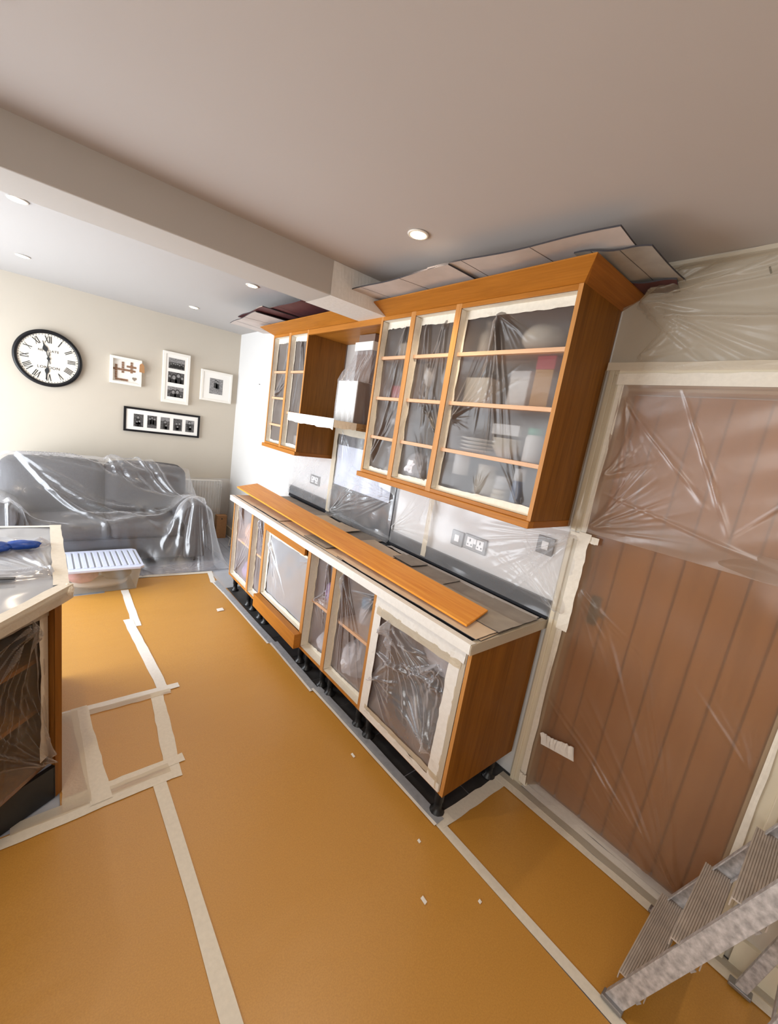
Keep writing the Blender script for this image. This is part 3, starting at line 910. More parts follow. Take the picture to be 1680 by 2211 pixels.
single('masking_film', film_sheet((-0.05, 2.09, 0.916), (0, -1, 0), (0.72, 0, 0.69), 0.86, 0.07, (-0.69, 0, 0.72), seed=169, wave=0.012,
       fans=[(0.1, 0.0, 10, 40, 5, 0.5, 0.012, 0.005)]), 'film_white', 'rolled loose film edge on the worktop below the splashback', 'plastic sheet', 'plastic films on the kitchen wall', smooth=True)


# sockets
def socket(y0, y1, z0, z1, label, kind):
    t = thing('wall_socket', label, 'socket', (-0.006, (y0 + y1) / 2, z0), 'metal wall sockets')
    part('face_plate', B().box(-0.013, -0.001, y0, y1, z0, z1), 'chrome', t, bev=0.003)
    yc, zc, hgt = (y0 + y1) / 2, (z0 + z1) / 2, z1 - z0

    def holes(c):
        s = B()
        s.box(-0.0155, -0.0128, c - 0.004, c + 0.004, zc + 0.006, zc + 0.022)
        s.box(-0.0155, -0.0128, c - 0.017, c - 0.008, zc - 0.016, zc - 0.008)
        s.box(-0.0155, -0.0128, c + 0.008, c + 0.017, zc - 0.016, zc - 0.008)
        return s
    if kind == 'double':
        for c in (yc - 0.036, yc + 0.036):
            part('socket_insert', B().box(-0.0142, -0.0125, c - 0.024, c + 0.024, zc - 0.026, zc + 0.03), 'white_plastic', t, bev=0.002)
            part('pin_hole', holes(c), 'black_plastic', t)
        part('switch', B().box(-0.017, -0.0125, yc - 0.009, yc + 0.009, zc + 0.0, zc + 0.03), 'white_plastic', t, bev=0.001)
    else:
        part('switch', B().box(-0.017, -0.0125, yc - 0.018, yc + 0.018, zc - 0.02, zc + 0.022), 'white_plastic', t, bev=0.002)


socket(0.595, 0.685, 1.085, 1.175, 'single metal switch plate left of the double socket under the wide wall cabinet', 'single')
socket(0.425, 0.585, 1.090, 1.180, 'double metal socket with white inserts under the wide wall cabinet', 'double')
socket(0.045, 0.135, 1.215, 1.305, 'single metal plate blurred by film beside the door frame', 'single')
socket(2.30, 2.46, 1.110, 1.195, 'double metal socket on the white wall under the left wall cabinets', 'double')

# ------------------------------------------------------------------ cardboard on the worktop and the loose board
CARD = [  # x0, x1, y0, y1, turn, layer, tone, label
    (-0.570, -0.385, 2.30, 2.785, 0.00, 0, 'card_tan', 'tan cardboard sheet at the sofa end of the worktop front'),
    (-0.572, -0.38, 1.86, 2.345, 0.006, 1, 'card_tan', 'tan cardboard sheet second along the worktop front edge'),
    (-0.573, -0.38, 1.00, 1.90, -0.004, 0, 'card_tan', 'long tan cardboard sheet in the middle of the worktop front'),
    (-0.568, -0.40, 0.005, 1.06, 0.006, 1, 'card_tan', 'long thin cardboard strip along the near worktop front'),
    (-0.42, -0.24, -0.004, 0.66, 0.0, 2, 'card_grey', 'grey cardboard sheet under the near end of the loose board'),
    (-0.55, -0.28, 0.0, 0.30, 0.05, 0, 'card_tan', 'pale torn cardboard piece on the near worktop corner'),
    (-0.30, -0.045, 2.28, 2.76, 0.00, 0, 'card_grey', 'grey cardboard sheet behind the board at the sofa end'),
    (-0.33, -0.05, 1.95, 2.33, 0.05, 1, 'card_grey', 'grey cardboard piece behind the board below the left socket'),
    (-0.30, -0.10, 1.62, 1.99, -0.06, 2, 'card_tan', 'small tan cardboard piece behind the board near the hob'),
    (-0.34, -0.05, 1.27, 1.66, 0.03, 0, 'card_grey', 'dark grey cardboard piece in front of the black splashback'),
    (-0.36, -0.12, 0.93, 1.30, -0.07, 2, 'card_tan', 'curled tan cardboard piece behind the board mid worktop'),
    (-0.33, -0.085, 0.50, 0.99, 0.02, 1, 'card_grey', 'grey cardboard sheet behind the board below the sockets'),
    (-0.30, -0.085, 0.24, 0.54, -0.02, 0, 'card_grey', 'brownish grey cardboard square near the worktop end'),
    (-0.385, -0.30, 2.36, 2.62, 0.03, 2, 'card_grey', 'narrow grey cardboard scrap beside the board at the sofa end'),
    (-0.24, -0.085, 1.50, 1.74, 0.09, 3, 'card_tan', 'tilted tan cardboard scrap in front of the black splashback'),
    (-0.22, -0.09, 0.76, 0.95, -0.08, 3, 'card_grey', 'small grey cardboard scrap with lifted edge below the sockets'),
    (-0.565, -0.45, 1.20, 1.48, 0.012, 2, 'card_grey', 'small grey cardboard offcut on the middle of the worktop front'),
    (-0.27, -0.085, 0.002, 0.26, 0.0, 1, 'card_grey', 'small grey cardboard square in the worktop corner by the door'),
]
for k, (x0, x1, y0, y1, a, ly, tone, lab) in enumerate(CARD):
    g = np.random.default_rng(200 + k)
    cx, cy = (x0 + x1) / 2, (y0 + y1) / 2
    nu, nv = 6, max(6, int((y1 - y0) / 0.06))
    U_, V_ = np.meshgrid(np.linspace(-1, 1, nu), np.linspace(-1, 1, nv), indexing='ij')
    X = U_ * (x1 - x0) / 2 + g.normal(0, 0.0012, U_.shape)
    Y = V_ * (y1 - y0) / 2 + g.normal(0, 0.0012, U_.shape)
    Z = 0.9118 + 0.0040 * ly + 0.0016 * (np.abs(V_) ** 6) * (1 if ly else 0) + 0.0003 * g.normal(size=U_.shape)
    P = np.stack([cx + X * math.cos(a) - Y * math.sin(a), cy + X * math.sin(a) + Y * math.cos(a), Z], -1)
    P2 = P.copy()
    P2[..., 2] += 0.0032
    b = B().grid(P2).grid(P[::-1])
    rim = [P[i, 0] for i in range(nu)] + [P[-1, j] for j in range(1, nv)] + [P[i, -1] for i in range(nu - 2, -1, -1)] + [P[0, j] for j in range(nv - 2, 0, -1)]
    rim = np.array(rim)
    rm2 = rim + [0, 0, 0.0032]
    n = len(rim)
    o = single('cardboard_sheet', b, tone, lab, 'cardboard', 'cardboard sheets laid on the worktop')
    part('cut_edge', B().add(np.vstack([rim, rm2]) + 0.0, [(i, (i + 1) % n, n + (i + 1) % n, n + i) for i in range(n)]), 'card_core', o)

bd = B().hexa([(-0.528, 0.085, 0.9275), (-0.300, 0.146, 0.9275), (-0.275, 3.03, 0.972), (-0.543, 2.835, 0.972)],
              [(-0.530, 0.085, 0.9385), (-0.298, 0.146, 0.9385), (-0.273, 3.03, 0.985), (-0.545, 2.835, 0.985)])
single('wooden_board', bd, 'oak_board', 'long bright orange oak board lying along the cardboard on the worktop', 'board', bev=0.002)


# ------------------------------------------------------------------ cardboard on top of the wall units
def top_card(pts, z, tone, label, sag=0.0, lift=0.0, cat='cardboard', folds=True):
    """pts: plan corners (4), with small droop at the front edge"""
    p = np.array(pts, float)
    nu, nv = 14, 10
    s, t_ = np.meshgrid(np.linspace(0, 1, nu), np.linspace(0, 1, nv), indexing='ij')
    s4, t4 = s[..., None], t_[..., None]
    xy = (1 - s4) * (1 - t4) * p[0] + s4 * (1 - t4) * p[1] + s4 * t4 * p[2] + (1 - s4) * t4 * p[3]
    zz = z + lift * s - sag * (1 - t_) ** 2 + 0.004 * np.sin(s * 9 + t_ * 3)
    P = np.concatenate([xy, zz[..., None]], -1)
    P2 = P + [0, 0, 0.006]
    b = B().grid(P2).grid(P[::-1])
    rim = np.array([P[i, 0] for i in range(nu)] + [P[-1, j] for j in range(1, nv)] + [P[i, -1] for i in range(nu - 2, -1, -1)] + [P[0, j] for j in range(nv - 2, 0, -1)])
    n = len(rim)
    t = thing('cardboard_sheet', label, cat, (*p.mean(0), z), 'cardboard sheets on top of the wall cabinets')
    part('sheet', b, tone, t)
    c = B().add(np.vstack([rim, rim + [0, 0, 0.0061]]) + 0.0, [(i, (i + 1) % n, n + (i + 1) % n, n + i) for i in range(n)])
    part('cut_edge', c, 'card_core', t, label='dark torn edge')
    if folds:
        for q in (0.28, 0.62):
            i = int(q * (nu - 1))
            f = B().tube([P[i, j] - [0, 0, 0.0003] for j in range(nv)], 0.0009, 5)
            part('fold_line', f, 'card_core', t)
    return t


top_card([(-0.615, 1.30), (-0.592, 0.50), (-0.10, 0.48), (-0.10, 1.19)], 2.413, 'card_pale', 'pale cardboard sheet on the right wall cabinets beside the beam', 0.005, 0.006)
top_card([(-0.600, 0.62), (-0.520, -0.17), (-0.30, -0.16), (-0.12, 0.60)], 2.424, 'card_pale', 'long pale cardboard sheet jutting over the widest wall cabinet', 0.006, 0.010)
top_card([(-0.44, 0.02), (-0.37, -0.215), (-0.06, -0.235), (-0.05, 0.02)], 2.412, 'card_grey', 'dark grey cardboard sheet hanging over the end of the wall cabinets', -0.006, 0.0)
top_card([(-0.16, 0.0), (-0.115, -0.222), (-0.004, -0.205), (-0.004, 0.0)], 2.402, 'card_maroon', 'maroon cardboard flap above the door beside the cabinet end', 0.0, -0.004, folds=False)
top_card([(-0.62, 3.12), (-0.66, 2.45), (-0.12, 2.40), (-0.28, 3.20)], 2.412, 'card_pale', 'pale cardboard sheet over the sofa end of the left wall cabinets', 0.006, 0.01)
top_card([(-0.645, 2.86), (-0.665, 2.30), (-0.14, 2.26), (-0.2, 2.8)], 2.430, 'card_maroon', 'maroon cardboard sheet on the left wall cabinets', 0.004, 0.01, folds=False)
top_card([(-0.60, 2.42), (-0.585, 1.49), (-0.1, 1.49), (-0.1, 2.36)], 2.440, 'card_maroon', 'maroon and pale cardboard sheet on the left wall cabinets against the beam', -0.004, 0.004)

# masking paper wrapped around the beam end
bw = B().grid(np.array([[(x, 1.1985 - 0.0012 * math.sin(x * 60), 2.513), (x, 1.1975 - 0.002 * math.sin(x * 47 + 1), 2.43), (x, 1.1965, 2.3435), (x, 1.33, 2.3425), (x, 1.4735, 2.3435), (x, 1.4735, 2.45)]
                        for x in np.linspace(-0.74, -0.01, 40)]))
single('masking_paper', bw, 'tape_white', 'white masking paper wrapped around the beam end at the cabinets', 'paper', smooth=False)

# ------------------------------------------------------------------ extractor hood
hd = thing('extractor_hood', 'wall mounted chimney extractor hood wrapped in film and tape', 'extractor hood', (-0.25, 1.72, 1.66))
part('canopy', B().box(-0.495, -0.013, 1.400, 2.035, 1.664, 1.706), 'steel_grey', hd, bev=0.003)
part('chimney', B().box(-0.30, -0.013, 1.478, 1.714, 1.7065, 1.985), 'white_ceramic', hd, bev=0.002)
part('flue', B().box(-0.195, -0.013, 1.500, 1.685, 1.9855, 2.315), 'hood_side', hd, bev=0.002)
part('chimney_side', B().box(-0.296, -0.02, 1.4755, 1.4778, 1.709, 1.983), 'hood_side', hd)
single('masking_tape', sheet_strip((-0.4965, 2.05, 1.716), (0, -1, 0), (0, 0, -1), 0.652, 0.058, (-1, 0, 0), 170, wob=0.004), 'tape_white', 'white tape along the front edge of the extractor hood', 'tape')
tb = thing('masking_tape', 'brown parcel tape on the side of the extractor hood canopy', 'tape', (-0.25, 1.398, 1.66))
part('tape_strip', sheet_strip((-0.495, 1.3985, 1.708), (1, 0, 0), (0, 0, -1), 0.2, 0.046, (0, -1, 0), 171), 'tape', tb)
part('tape_strip', sheet_strip((-0.32, 1.3975, 1.708), (1, 0, 0), (0, 0, -1), 0.28, 0.048, (0, -1, 0), 172), 'tape_brown', tb)
part('tape_strip', sheet_strip((-0.32, 1.3965, 1.692), (1, 0, 0), (0, 0, -1), 0.28, 0.016, (0, -1, 0), 173), 'tape_brown', tb)
ring = [(-0.306, 1.472), (-0.306, 1.719), (-0.016, 1.719), (-0.016, 1.472)]
ring2 = [(-0.205, 1.494), (-0.205, 1.691), (-0.016, 1.691), (-0.016, 1.494)]
rows = []
for z, q in ((1.708, 0), (1.84, 0), (1.975, 0), (1.99, 0.02), (2.05, 0.25), (2.12, 0.68), (2.18, 0.97), (2.22, 1.0)):
    row = []
    for k in range(3):
        for m_ in range(14):
            a = k + m_ / 14
            i = int(a)
            f_ = a - i
            p1 = (1 - f_) * np.array(ring[(i + 3) % 4]) + f_ * np.array(ring[(i + 4) % 4])
            p2 = (1 - f_) * np.array(ring2[(i + 3) % 4]) + f_ * np.array(ring2[(i + 4) % 4])
            p = (1 - q) * p1 + q * p2
            wob = 0.004 * math.sin(a * 23 + z * 31) * (0.4 + 1.5 * (0 < q < 1))
            c = np.array([-0.16, 1.59])
            dd = (p - c) / np.linalg.norm(p - c)
            row.append((min(-0.014, p[0] + dd[0] * wob), p[1] + dd[1] * wob, z))
    rows.append(row)
single('masking_film', B().grid(np.array(rows)), 'film', 'clear film bag wrapped around the hood chimney, tapering upward', 'plastic sheet', smooth=False)
single('masking_tape', B().box(-0.211, -0.207, 1.49, 1.70, 2.205, 2.262).box(-0.207, -0.014, 1.487, 1.491, 2.205, 2.262), 'tape_white', 'white tape band holding film around the hood flue', 'tape')


# ------------------------------------------------------------------ things kept in the cupboards, seen through the film
def jar(x, y, z, r, h, body, cap, label, cat='jar', cap_h=0.3, neck=0.85):
    t = thing(cat, label, cat.replace('_', ' '), (x, y, z), 'things kept in the wall cabinets')
    hb_ = h * (1 - cap_h)
    part('body', B().lathe([(r * 0.92, 0), (r, 0.006), (r, hb_ * 0.88), (r * neck, hb_)], (x, y, z), 20), body, t, True)
    part('lid', B().lathe([(r * neck * 1.05, 0), (r * neck * 1.05, h * cap_h * 0.92), (r * neck * 0.95, h * cap_h)], (x, y, z + hb_), 20), cap, t, True)
    return t


def bottle(x, y, z, r, h, body, cap, label):
    t = thing('bottle', label, 'bottle', (x, y, z), 'things kept in the wall cabinets')
    part('body', B().lathe([(r * 0.9, 0), (r, 0.01), (r, h * 0.6), (r * 0.4, h * 0.78), (r * 0.36, h * 0.9)], (x, y, z), 18), body, t, True)
    part('cap', B().lathe([(r * 0.42, 0), (r * 0.42, h * 0.1)], (x, y, z + h * 0.9), 14), cap, t, True)


def carton(x, y, z, sx, sy, sz, mat, label, lid=None):
    t = thing('carton', label, 'carton', (x, y, z), 'things kept in the wall cabinets')
    part('body', B().box(x - sx / 2, x + sx / 2, y - sy / 2, y + sy / 2, z, z + sz), mat, t, bev=0.003)
    if lid:
        part('lid', B().box(x - sx / 2 - 0.002, x + sx / 2 + 0.002, y - sy / 2 - 0.002, y + sy / 2 + 0.002, z + sz, z + sz * 1.35), lid, t, bev=0.004)


def stack_bowls(x, y, z, r, n, mat, label, flat=False):
    for k_ in range(n):
        h = 0.014 if flat else 0.05
        pr = [(r * 0.5, 0), (r * 0.55, 0.003), (r, h), (r, h + 0.004), (r * 0.9, h + 0.003), (r * 0.5, 0.007)]
        single('plate' if flat else 'bowl', B().lathe(pr, (x, y, z + k_ * 0.018), 24), mat,
               label % ['lowest', 'second', 'third', 'fourth', 'fifth'][k_], 'plate' if flat else 'bowl', 'stacked crockery in the wall cabinets', smooth=True)


Z0 = 1.4345
jar(-0.26, 0.50, Z0, 0.048, 0.205, 'dark_jar', 'white_plastic', 'dark jar with tall white lid on the bottom shelf of the widest cabinet', cap_h=0.52)
jar(-0.20, 0.375, Z0, 0.055, 0.17, 'cream_ceramic', 'cream_ceramic', 'plain cream jar on the bottom shelf between dark jar and spray can')
jar(-0.19, 0.275, Z0, 0.045, 0.13, 'white_ceramic', 'white_plastic', 'short white pot on the bottom shelf of the widest cabinet', 'pot')
jar(-0.27, 0.145, Z0, 0.028, 0.185, 'can_blue', 'white_plastic', 'slim blue spray can with white cap on the bottom shelf', 'spray_can', 0.3, 0.95)
jar(-0.26, 0.235, Z0, 0.045, 0.07, 'cream_ceramic', 'cream_ceramic', 'small cream pot beside the blue spray can', 'pot')
stack_bowls(-0.2, 0.46, 1.6525, 0.095, 4, 'white_ceramic', 'white plate, %s of its stack on the widest cabinet shelf', True)
stack_bowls(-0.2, 0.285, 1.6525, 0.08, 3, 'cream_ceramic', 'cream bowl, %s of its stack on the widest cabinet shelf')
carton(-0.2, 0.28, 1.757, 0.12, 0.15, 0.05, 'white_ceramic', 'white box resting on the cream bowls')
jar(-0.25, 0.125, 1.6525, 0.04, 0.15, 'white_ceramic', 'green_plastic', 'white pot with green lid at the right end of its shelf', 'pot', 0.2)
carton(-0.2, 0.50, 1.8875, 0.12, 0.14, 0.13, 'cream_ceramic', 'cream square tin on the second shelf of the widest cabinet')
carton(-0.2, 0.265, 1.8875, 0.1, 0.10, 0.12, 'white_ceramic', 'white carton with white lid beside the yellow packet', 'white_ceramic')
carton(-0.24, 0.13, 1.8875, 0.09, 0.085, 0.16, 'yellow_card', 'tall yellow packet with red top in the widest cabinet', 'red_plastic')
bottle(-0.2, 0.53, 2.1235, 0.04, 0.17, 'cream_ceramic', 'cream_ceramic', 'cream bottle on the top shelf of the widest cabinet')
single('pan', B().blob((-0.2, 0.21, 2.19), (0.10, 0.10, 0.066), 5, 0.02), 'cream_ceramic', 'large pale rounded pot on the top shelf of the widest cabinet', 'pot', smooth=True)


def goblet(x, y, z, label, s=1.0):
    pr = [(0.030 * s, 0), (0.030 * s, 0.003), (0.005 * s, 0.008), (0.004 * s, 0.07 * s), (0.02 * s, 0.085 * s), (0.032 * s, 0.12 * s), (0.028 * s, 0.16 * s)]
    single('wine_glass', B().lathe(pr, (x, y, z), 18), 'white_ceramic', label, 'glass', 'things kept in the wall cabinets', smooth=True)


goblet(-0.25, 0.85, 1.8875, 'stemmed glass on the second shelf of the middle cabinet, left one', 1.1)
goblet(-0.2, 0.75, 1.8875, 'stemmed glass on the second shelf of the middle cabinet, right one', 1.1)
single('plastic_bag', B().blob((-0.22, 0.83, 1.51), (0.10, 0.085, 0.085), 9, 0.3, squash=0.85), 'white_bag', 'crumpled whitish bag on the bottom of the middle cabinet', 'bag', smooth=False)
bottle(-0.2, 0.70, Z0, 0.035, 0.19, 'dark_jar', 'white_plastic', 'dark bottle with white cap in the middle cabinet')
carton(-0.2, 0.86, 1.6525, 0.12, 0.1, 0.12, 'dark_cloth', 'dark box on the third shelf of the middle cabinet')
carton(-0.2, 1.07, 2.1235, 0.12, 0.14, 0.09, 'card_tan', 'tan box on the top shelf beside the hood')
carton(-0.2, 1.10, 1.8875, 0.1, 0.12, 0.08, 'red_plastic', 'red packet on the second shelf beside the hood')
carton(-0.22, 1.02, 1.6525, 0.1, 0.08, 0.14, 'pink_cloth', 'pink packet on the third shelf beside the hood')
jar(-0.2, 1.13, 1.6525, 0.035, 0.12, 'dark_jar', 'white_plastic', 'small dark jar with white lid on the third shelf beside the hood')
bl = thing('blender_jug', 'clear blender jug on its white base beside the hood', 'blender', (-0.24, 1.06, Z0), 'things kept in the wall cabinets')
part('base', B().lathe([(0.055, 0), (0.055, 0.02), (0.035, 0.05)], (-0.24, 1.06, Z0), 18), 'white_plastic', bl, True)
part('jug', B().lathe([(0.034, 0.0), (0.042, 0.1), (0.05, 0.105), (0.05, 0.112)], (-0.24, 1.06, Z0 + 0.05), 18), 'white_bag', bl, True)
part('lid', B().lathe([(0.04, 0), (0.022, 0.02), (0.015, 0.05)], (-0.24, 1.06, Z0 + 0.162), 14), 'white_plastic', bl, True)
carton(-0.2, 2.28, Z0, 0.14, 0.12, 0.10, 'white_ceramic', 'white box on the bottom of the cabinet left of the hood')
single('plastic_bag', B().blob((-0.2, 2.2, 1.48), (0.07, 0.05, 0.05), 19, 0.3, squash=0.9), 'white_bag', 'crumpled pale bag beside the white box left of the hood', 'bag')
jar(-0.2, 2.58, Z0, 0.04, 0.13, 'red_plastic', 'white_plastic', 'small red tin with white lid in the outermost wall cabinet')
carton(-0.2, 2.58, 1.6005, 0.12, 0.13, 0.15, 'white_bag', 'pale carton on the lower shelf of the outermost wall cabinet')

# base cupboards
def bag(c, r, mat, label, seed, amp=0.28):
    single('plastic_bag', B().blob(c, r, seed, amp, squash=0.92), mat, label, 'bag', 'things kept in the base cabinets', smooth=False)


bag((-0.415, 0.33, 0.30), (0.095, 0.215, 0.125), 'dark_bag', 'big dark bag slumped in the door end base cabinet', 31, 0.2)
bag((-0.22, 0.35, 0.60), (0.13, 0.2, 0.16), 'white_bag', 'pale crumpled bag above the dark one at the door end', 32)
bag((-0.40, 0.92, 0.275), (0.12, 0.09, 0.115), 'white_bag', 'white bag on the cabinet floor below the blue bottle', 33)
bag((-0.42, 0.74, 0.24), (0.05, 0.06, 0.08), 'dark_bag', 'dark bag on the floor of the blue bottle cabinet', 34)
jar(-0.38, 0.93, 0.5105, 0.045, 0.16, 'white_bag', 'cap_blue', 'pale bottle with bright blue cap on the base cabinet shelf', 'jar', 0.35)
bag((-0.38, 1.24, 0.585), (0.10, 0.08, 0.085), 'purple_bag', 'purple bag on the shelf right of the appliance bay', 35)
bag((-0.38, 1.22, 0.235), (0.12, 0.1, 0.075), 'white_bag', 'lilac white bag on the cabinet floor right of the appliance bay', 36)
bag((-0.36, 2.22, 0.60), (0.10, 0.08, 0.10), 'purple_bag', 'lilac bag on the shelf left of the appliance bay', 37)
bag((-0.36, 2.22, 0.235), (0.12, 0.09, 0.075), 'purple_bag', 'pinkish bag on the cabinet floor left of the appliance bay', 38)
bag((-0.40, 2.62, 0.60), (0.10, 0.13, 0.10), 'orange_bag', 'orange bag on the shelf at the sofa end', 39)
bag((-0.40, 2.55, 0.25), (0.12, 0.15, 0.09), 'purple_bag', 'mauve bag on the cabinet floor at the sofa end', 40)
single('mug', B().lathe([(0.035, 0), (0.04, 0.01), (0.04, 0.09), (0.036, 0.09), (0.036, 0.02)], (-0.44, 2.44, 0.5105), 18), 'dark_jar', 'dark mug on the shelf beside the orange bag', 'mug', smooth=True)

# ------------------------------------------------------------------ floor papers and tapes
def paper(x0, x1, y0, y1, label, z=0.0):
    nx, ny = max(4, int((x1 - x0) / 0.12)), max(4, int((y1 - y0) / 0.12))
    X, Y = np.meshgrid(np.linspace(x0, x1, nx), np.linspace(y0, y1, ny), indexing='ij')
    e = np.clip(np.minimum(np.minimum(X - x0, x1 - X), np.minimum(Y - y0, y1 - Y)) / 0.15, 0, 1)
    Zq = z + 0.0004 + 0.0022 * e * (1 + np.sin(Y * 5.3 + X * 1.7) * np.sin(X * 3.1 - Y * 1.1)) * 0.5
    P = np.stack([X, Y, Zq], -1)
    return single('floor_paper', B().grid(P), 'brown_paper', label, 'paper', 'brown protective papers taped to the floor', smooth=True)


paper(-1.515, -0.572, YN + 0.02, 3.26, 'wide brown floor paper from the sofa end to the foreground')
paper(-2.6, -1.401, 1.46, 3.012, 'brown floor paper between storage box and island', 0.0009)
paper(-1.87, -1.42, 0.86, 1.45, 'small square of brown floor paper beside the island', 0.0009)
paper(-3.4, -1.51, YN + 0.02, 0.859, 'brown floor paper at the near left of the seam')
paper(-0.555, -0.075, YN + 0.02, -0.03, 'brown floor paper in front of the door under the step ladder')

TAPES = [  # p0, p1, width, z, label, mat
    ((-1.372, 3.02), (-1.383, 2.33), 0.056, 0.0032, 'white floor tape running from the storage box', 'tape_white'),
    ((-1.425, 2.46), (-1.372, 1.46), 0.060, 0.0042, 'white floor tape in the middle of the long seam', 'tape_white'),
    ((-1.412, 1.50), (-1.462, 0.82), 0.064, 0.0036, 'floor tape on the edge of the small paper square', 'tape'),
    ((-1.522, 0.88), (-1.512, -3.1), 0.052, 0.0034, 'long floor tape running toward the viewer down the foreground', 'tape'),
    ((-1.88, 1.495), (-1.290, 1.500), 0.045, 0.0047, 'white cross tape at the far edge of the small square', 'tape_white'),
    ((-1.87, 1.455), (-1.345, 1.462), 0.044, 0.0056, 'second white cross tape beside the far edge of the square', 'tape_thin'),
    ((-1.86, 0.905), (-1.40, 0.925), 0.05, 0.0050, 'upper cross tape at the near edge of the small square', 'tape'),
    ((-2.02, 0.868), (-1.47, 0.892), 0.05, 0.0062, 'middle cross tape at the near edge of the small square', 'tape_thin'),
    ((-2.3, 0.812), (-1.48, 0.846), 0.05, 0.0043, 'lower cross tape at the near edge, running to the island', 'tape'),
    ((-1.775, 1.52), (-1.735, 0.84), 0.075, 0.0070, 'tape along the island side of the small square', 'tape'),
    ((-1.83, 1.50), (-1.815, 0.86), 0.095, 0.0078, 'thin tape at the foot of the island end panel', 'tape_thin'),
    ((-0.553, 0.03), (-0.548, -3.1), 0.042, 0.0034, 'long floor tape from base cabinet corner to the step ladder', 'tape'),
    ((-0.555, 0.0), (-0.075, -0.012), 0.062, 0.0044, 'floor tape along the end of the base cabinets', 'tape'),
    ((-0.085, 0.02), (-0.062, -1.6), 0.040, 0.0052, 'first tape strip along the door threshold, nearest the paper', 'tape'),
    ((-0.045, 0.02), (-0.028, -1.6), 0.040, 0.0062, 'second tape strip along the door threshold', 'tape_thin'),
    ((-0.002, -0.09), (0.004, -0.87), 0.040, 0.0050, 'third tape strip along the door threshold', 'tape_white'),
    ((0.045, -0.106), (0.05, -0.854), 0.050, 0.0040, 'innermost tape strip along the door threshold under the door film', 'tape_white'),
    ((-1.24, 3.295), (-0.58, 3.235), 0.05, 0.0036, 'pale tape along the paper edge in front of the sofa', 'tape'),
    ((-0.60, 3.26), (-0.652, 2.96), 0.045, 0.0046, 'short pale tape at the far corner of the floor paper', 'tape_white'),
]
for k, (a, b_, w, z, lab, mt) in enumerate(TAPES):
    single('floor_tape', strip(a, b_, w, z, seed=300 + k), mt, lab, 'tape', 'masking tapes on the floor')
SEG = [((-0.640, 3.00), (-0.622, 2.60), 'first'), ((-0.625, 2.72), (-0.612, 1.72), 'second'), ((-0.592, 1.72), (-0.60, 1.08), 'third'), ((-0.578, 1.10), (-0.562, 0.0), 'fourth')]
for k, (a, b_, nth) in enumerate(SEG):
    t = thing('floor_tape', 'grey taped film strip beside the cabinet legs, %s from the sofa end' % nth, 'tape', ((a[0] + b_[0]) / 2, (a[1] + b_[1]) / 2, 0.0), 'taped film strips along the cabinet legs')
    part('film_strip', strip((a[0] + 0.016, a[1]), (b_[0] + 0.016, b_[1]), 0.05, 0.0040 + 0.001 * k, seed=330 + k, wob=0.0008), 'floor_film', t)
    part('tape_strip', strip((a[0] - 0.016, a[1]), (b_[0] - 0.016, b_[1]), 0.014, 0.0052 + 0.001 * k, seed=340 + k, wob=0.0008), 'tape_white', t)
single('masking_film', film_sheet((-0.60, 3.22, 0.004), (1, 0, 0), (0, -1, 0), 0.20, 0.42, (0, 0, 1), seed=350, wave=0.004), 'film_milky', 'pale film on the bare floor at the sofa end of the base cabinets', 'plastic sheet', smooth=True)

SCR = [(-0.77, 2.378, 0.055, 0.05, 'small square white paper scrap on the far floor paper'),
       (-0.675, 0.516, 0.012, 0.028, 'tiny white scrap on the paper near the middle legs'),
       (-0.692, -0.013, 0.012, 0.015, 'tiny white fleck on the paper near the cabinet corner'),
       (-0.835, -0.189, 0.014, 0.026, 'small curled white scrap on the foreground paper'),
       (-0.654, -0.313, 0.012, 0.012, 'tiny white fleck on the foreground paper near the long tape')]
for k, (x, y, a, b_, lab) in enumerate(SCR):
    single('paper_scrap', B().hexa([(x - a / 2, y - b_ / 2, 0.0042), (x + a / 2, y - b_ / 2 * 0.8, 0.0042), (x + a / 2, y + b_ / 2, 0.0042), (x - a / 2 * 0.8, y + b_ / 2, 0.0042)],
                                   [(x - a / 2, y - b_ / 2, 0.0054), (x + a / 2, y - b_ / 2 * 0.8, 0.006), (x + a / 2, y + b_ / 2, 0.0085), (x - a / 2 * 0.8, y + b_ / 2, 0.006)]),
           'tape_white', lab, 'scrap', 'white scraps lying on the floor paper')

# ------------------------------------------------------------------ films on the door and on the wall above it
def door_shape(P, u, v):
    low = np.clip(1 - v / 0.22, 0, 1)
    P[..., 0] += low ** 1.5 * 0.085 * np.clip(np.minimum(u, 0.78 - u) / 0.05, 0, 1)
    return P


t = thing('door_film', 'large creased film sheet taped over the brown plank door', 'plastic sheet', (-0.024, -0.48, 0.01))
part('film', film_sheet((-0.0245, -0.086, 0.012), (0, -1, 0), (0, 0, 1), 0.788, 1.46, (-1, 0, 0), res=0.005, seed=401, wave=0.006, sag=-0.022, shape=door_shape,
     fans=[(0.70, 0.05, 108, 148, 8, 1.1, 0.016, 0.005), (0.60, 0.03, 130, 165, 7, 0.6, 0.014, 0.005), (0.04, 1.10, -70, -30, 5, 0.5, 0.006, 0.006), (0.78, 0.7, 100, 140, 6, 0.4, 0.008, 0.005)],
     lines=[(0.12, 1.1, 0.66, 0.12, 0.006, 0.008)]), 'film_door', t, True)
part('tape_strip', sheet_strip((-0.0255, -0.070, 0.06), (0, 0, 1), (0, -1, 0), 1.98, 0.030, (-1, 0, 0), 402), 'tape', t)
part('tape_strip', sheet_strip((-0.0255, -0.868, 0.0), (0, 0, 1), (0, -1, 0), 2.03, 0.016, (-1, 0, 0), 403), 'tape', t)
part('tape_strip', sheet_strip((-0.0315, -0.06, 2.035), (0, -1, 0), (0, 0, 1), 0.82, 0.045, (-1, 0, 0), 404), 'tape', t)
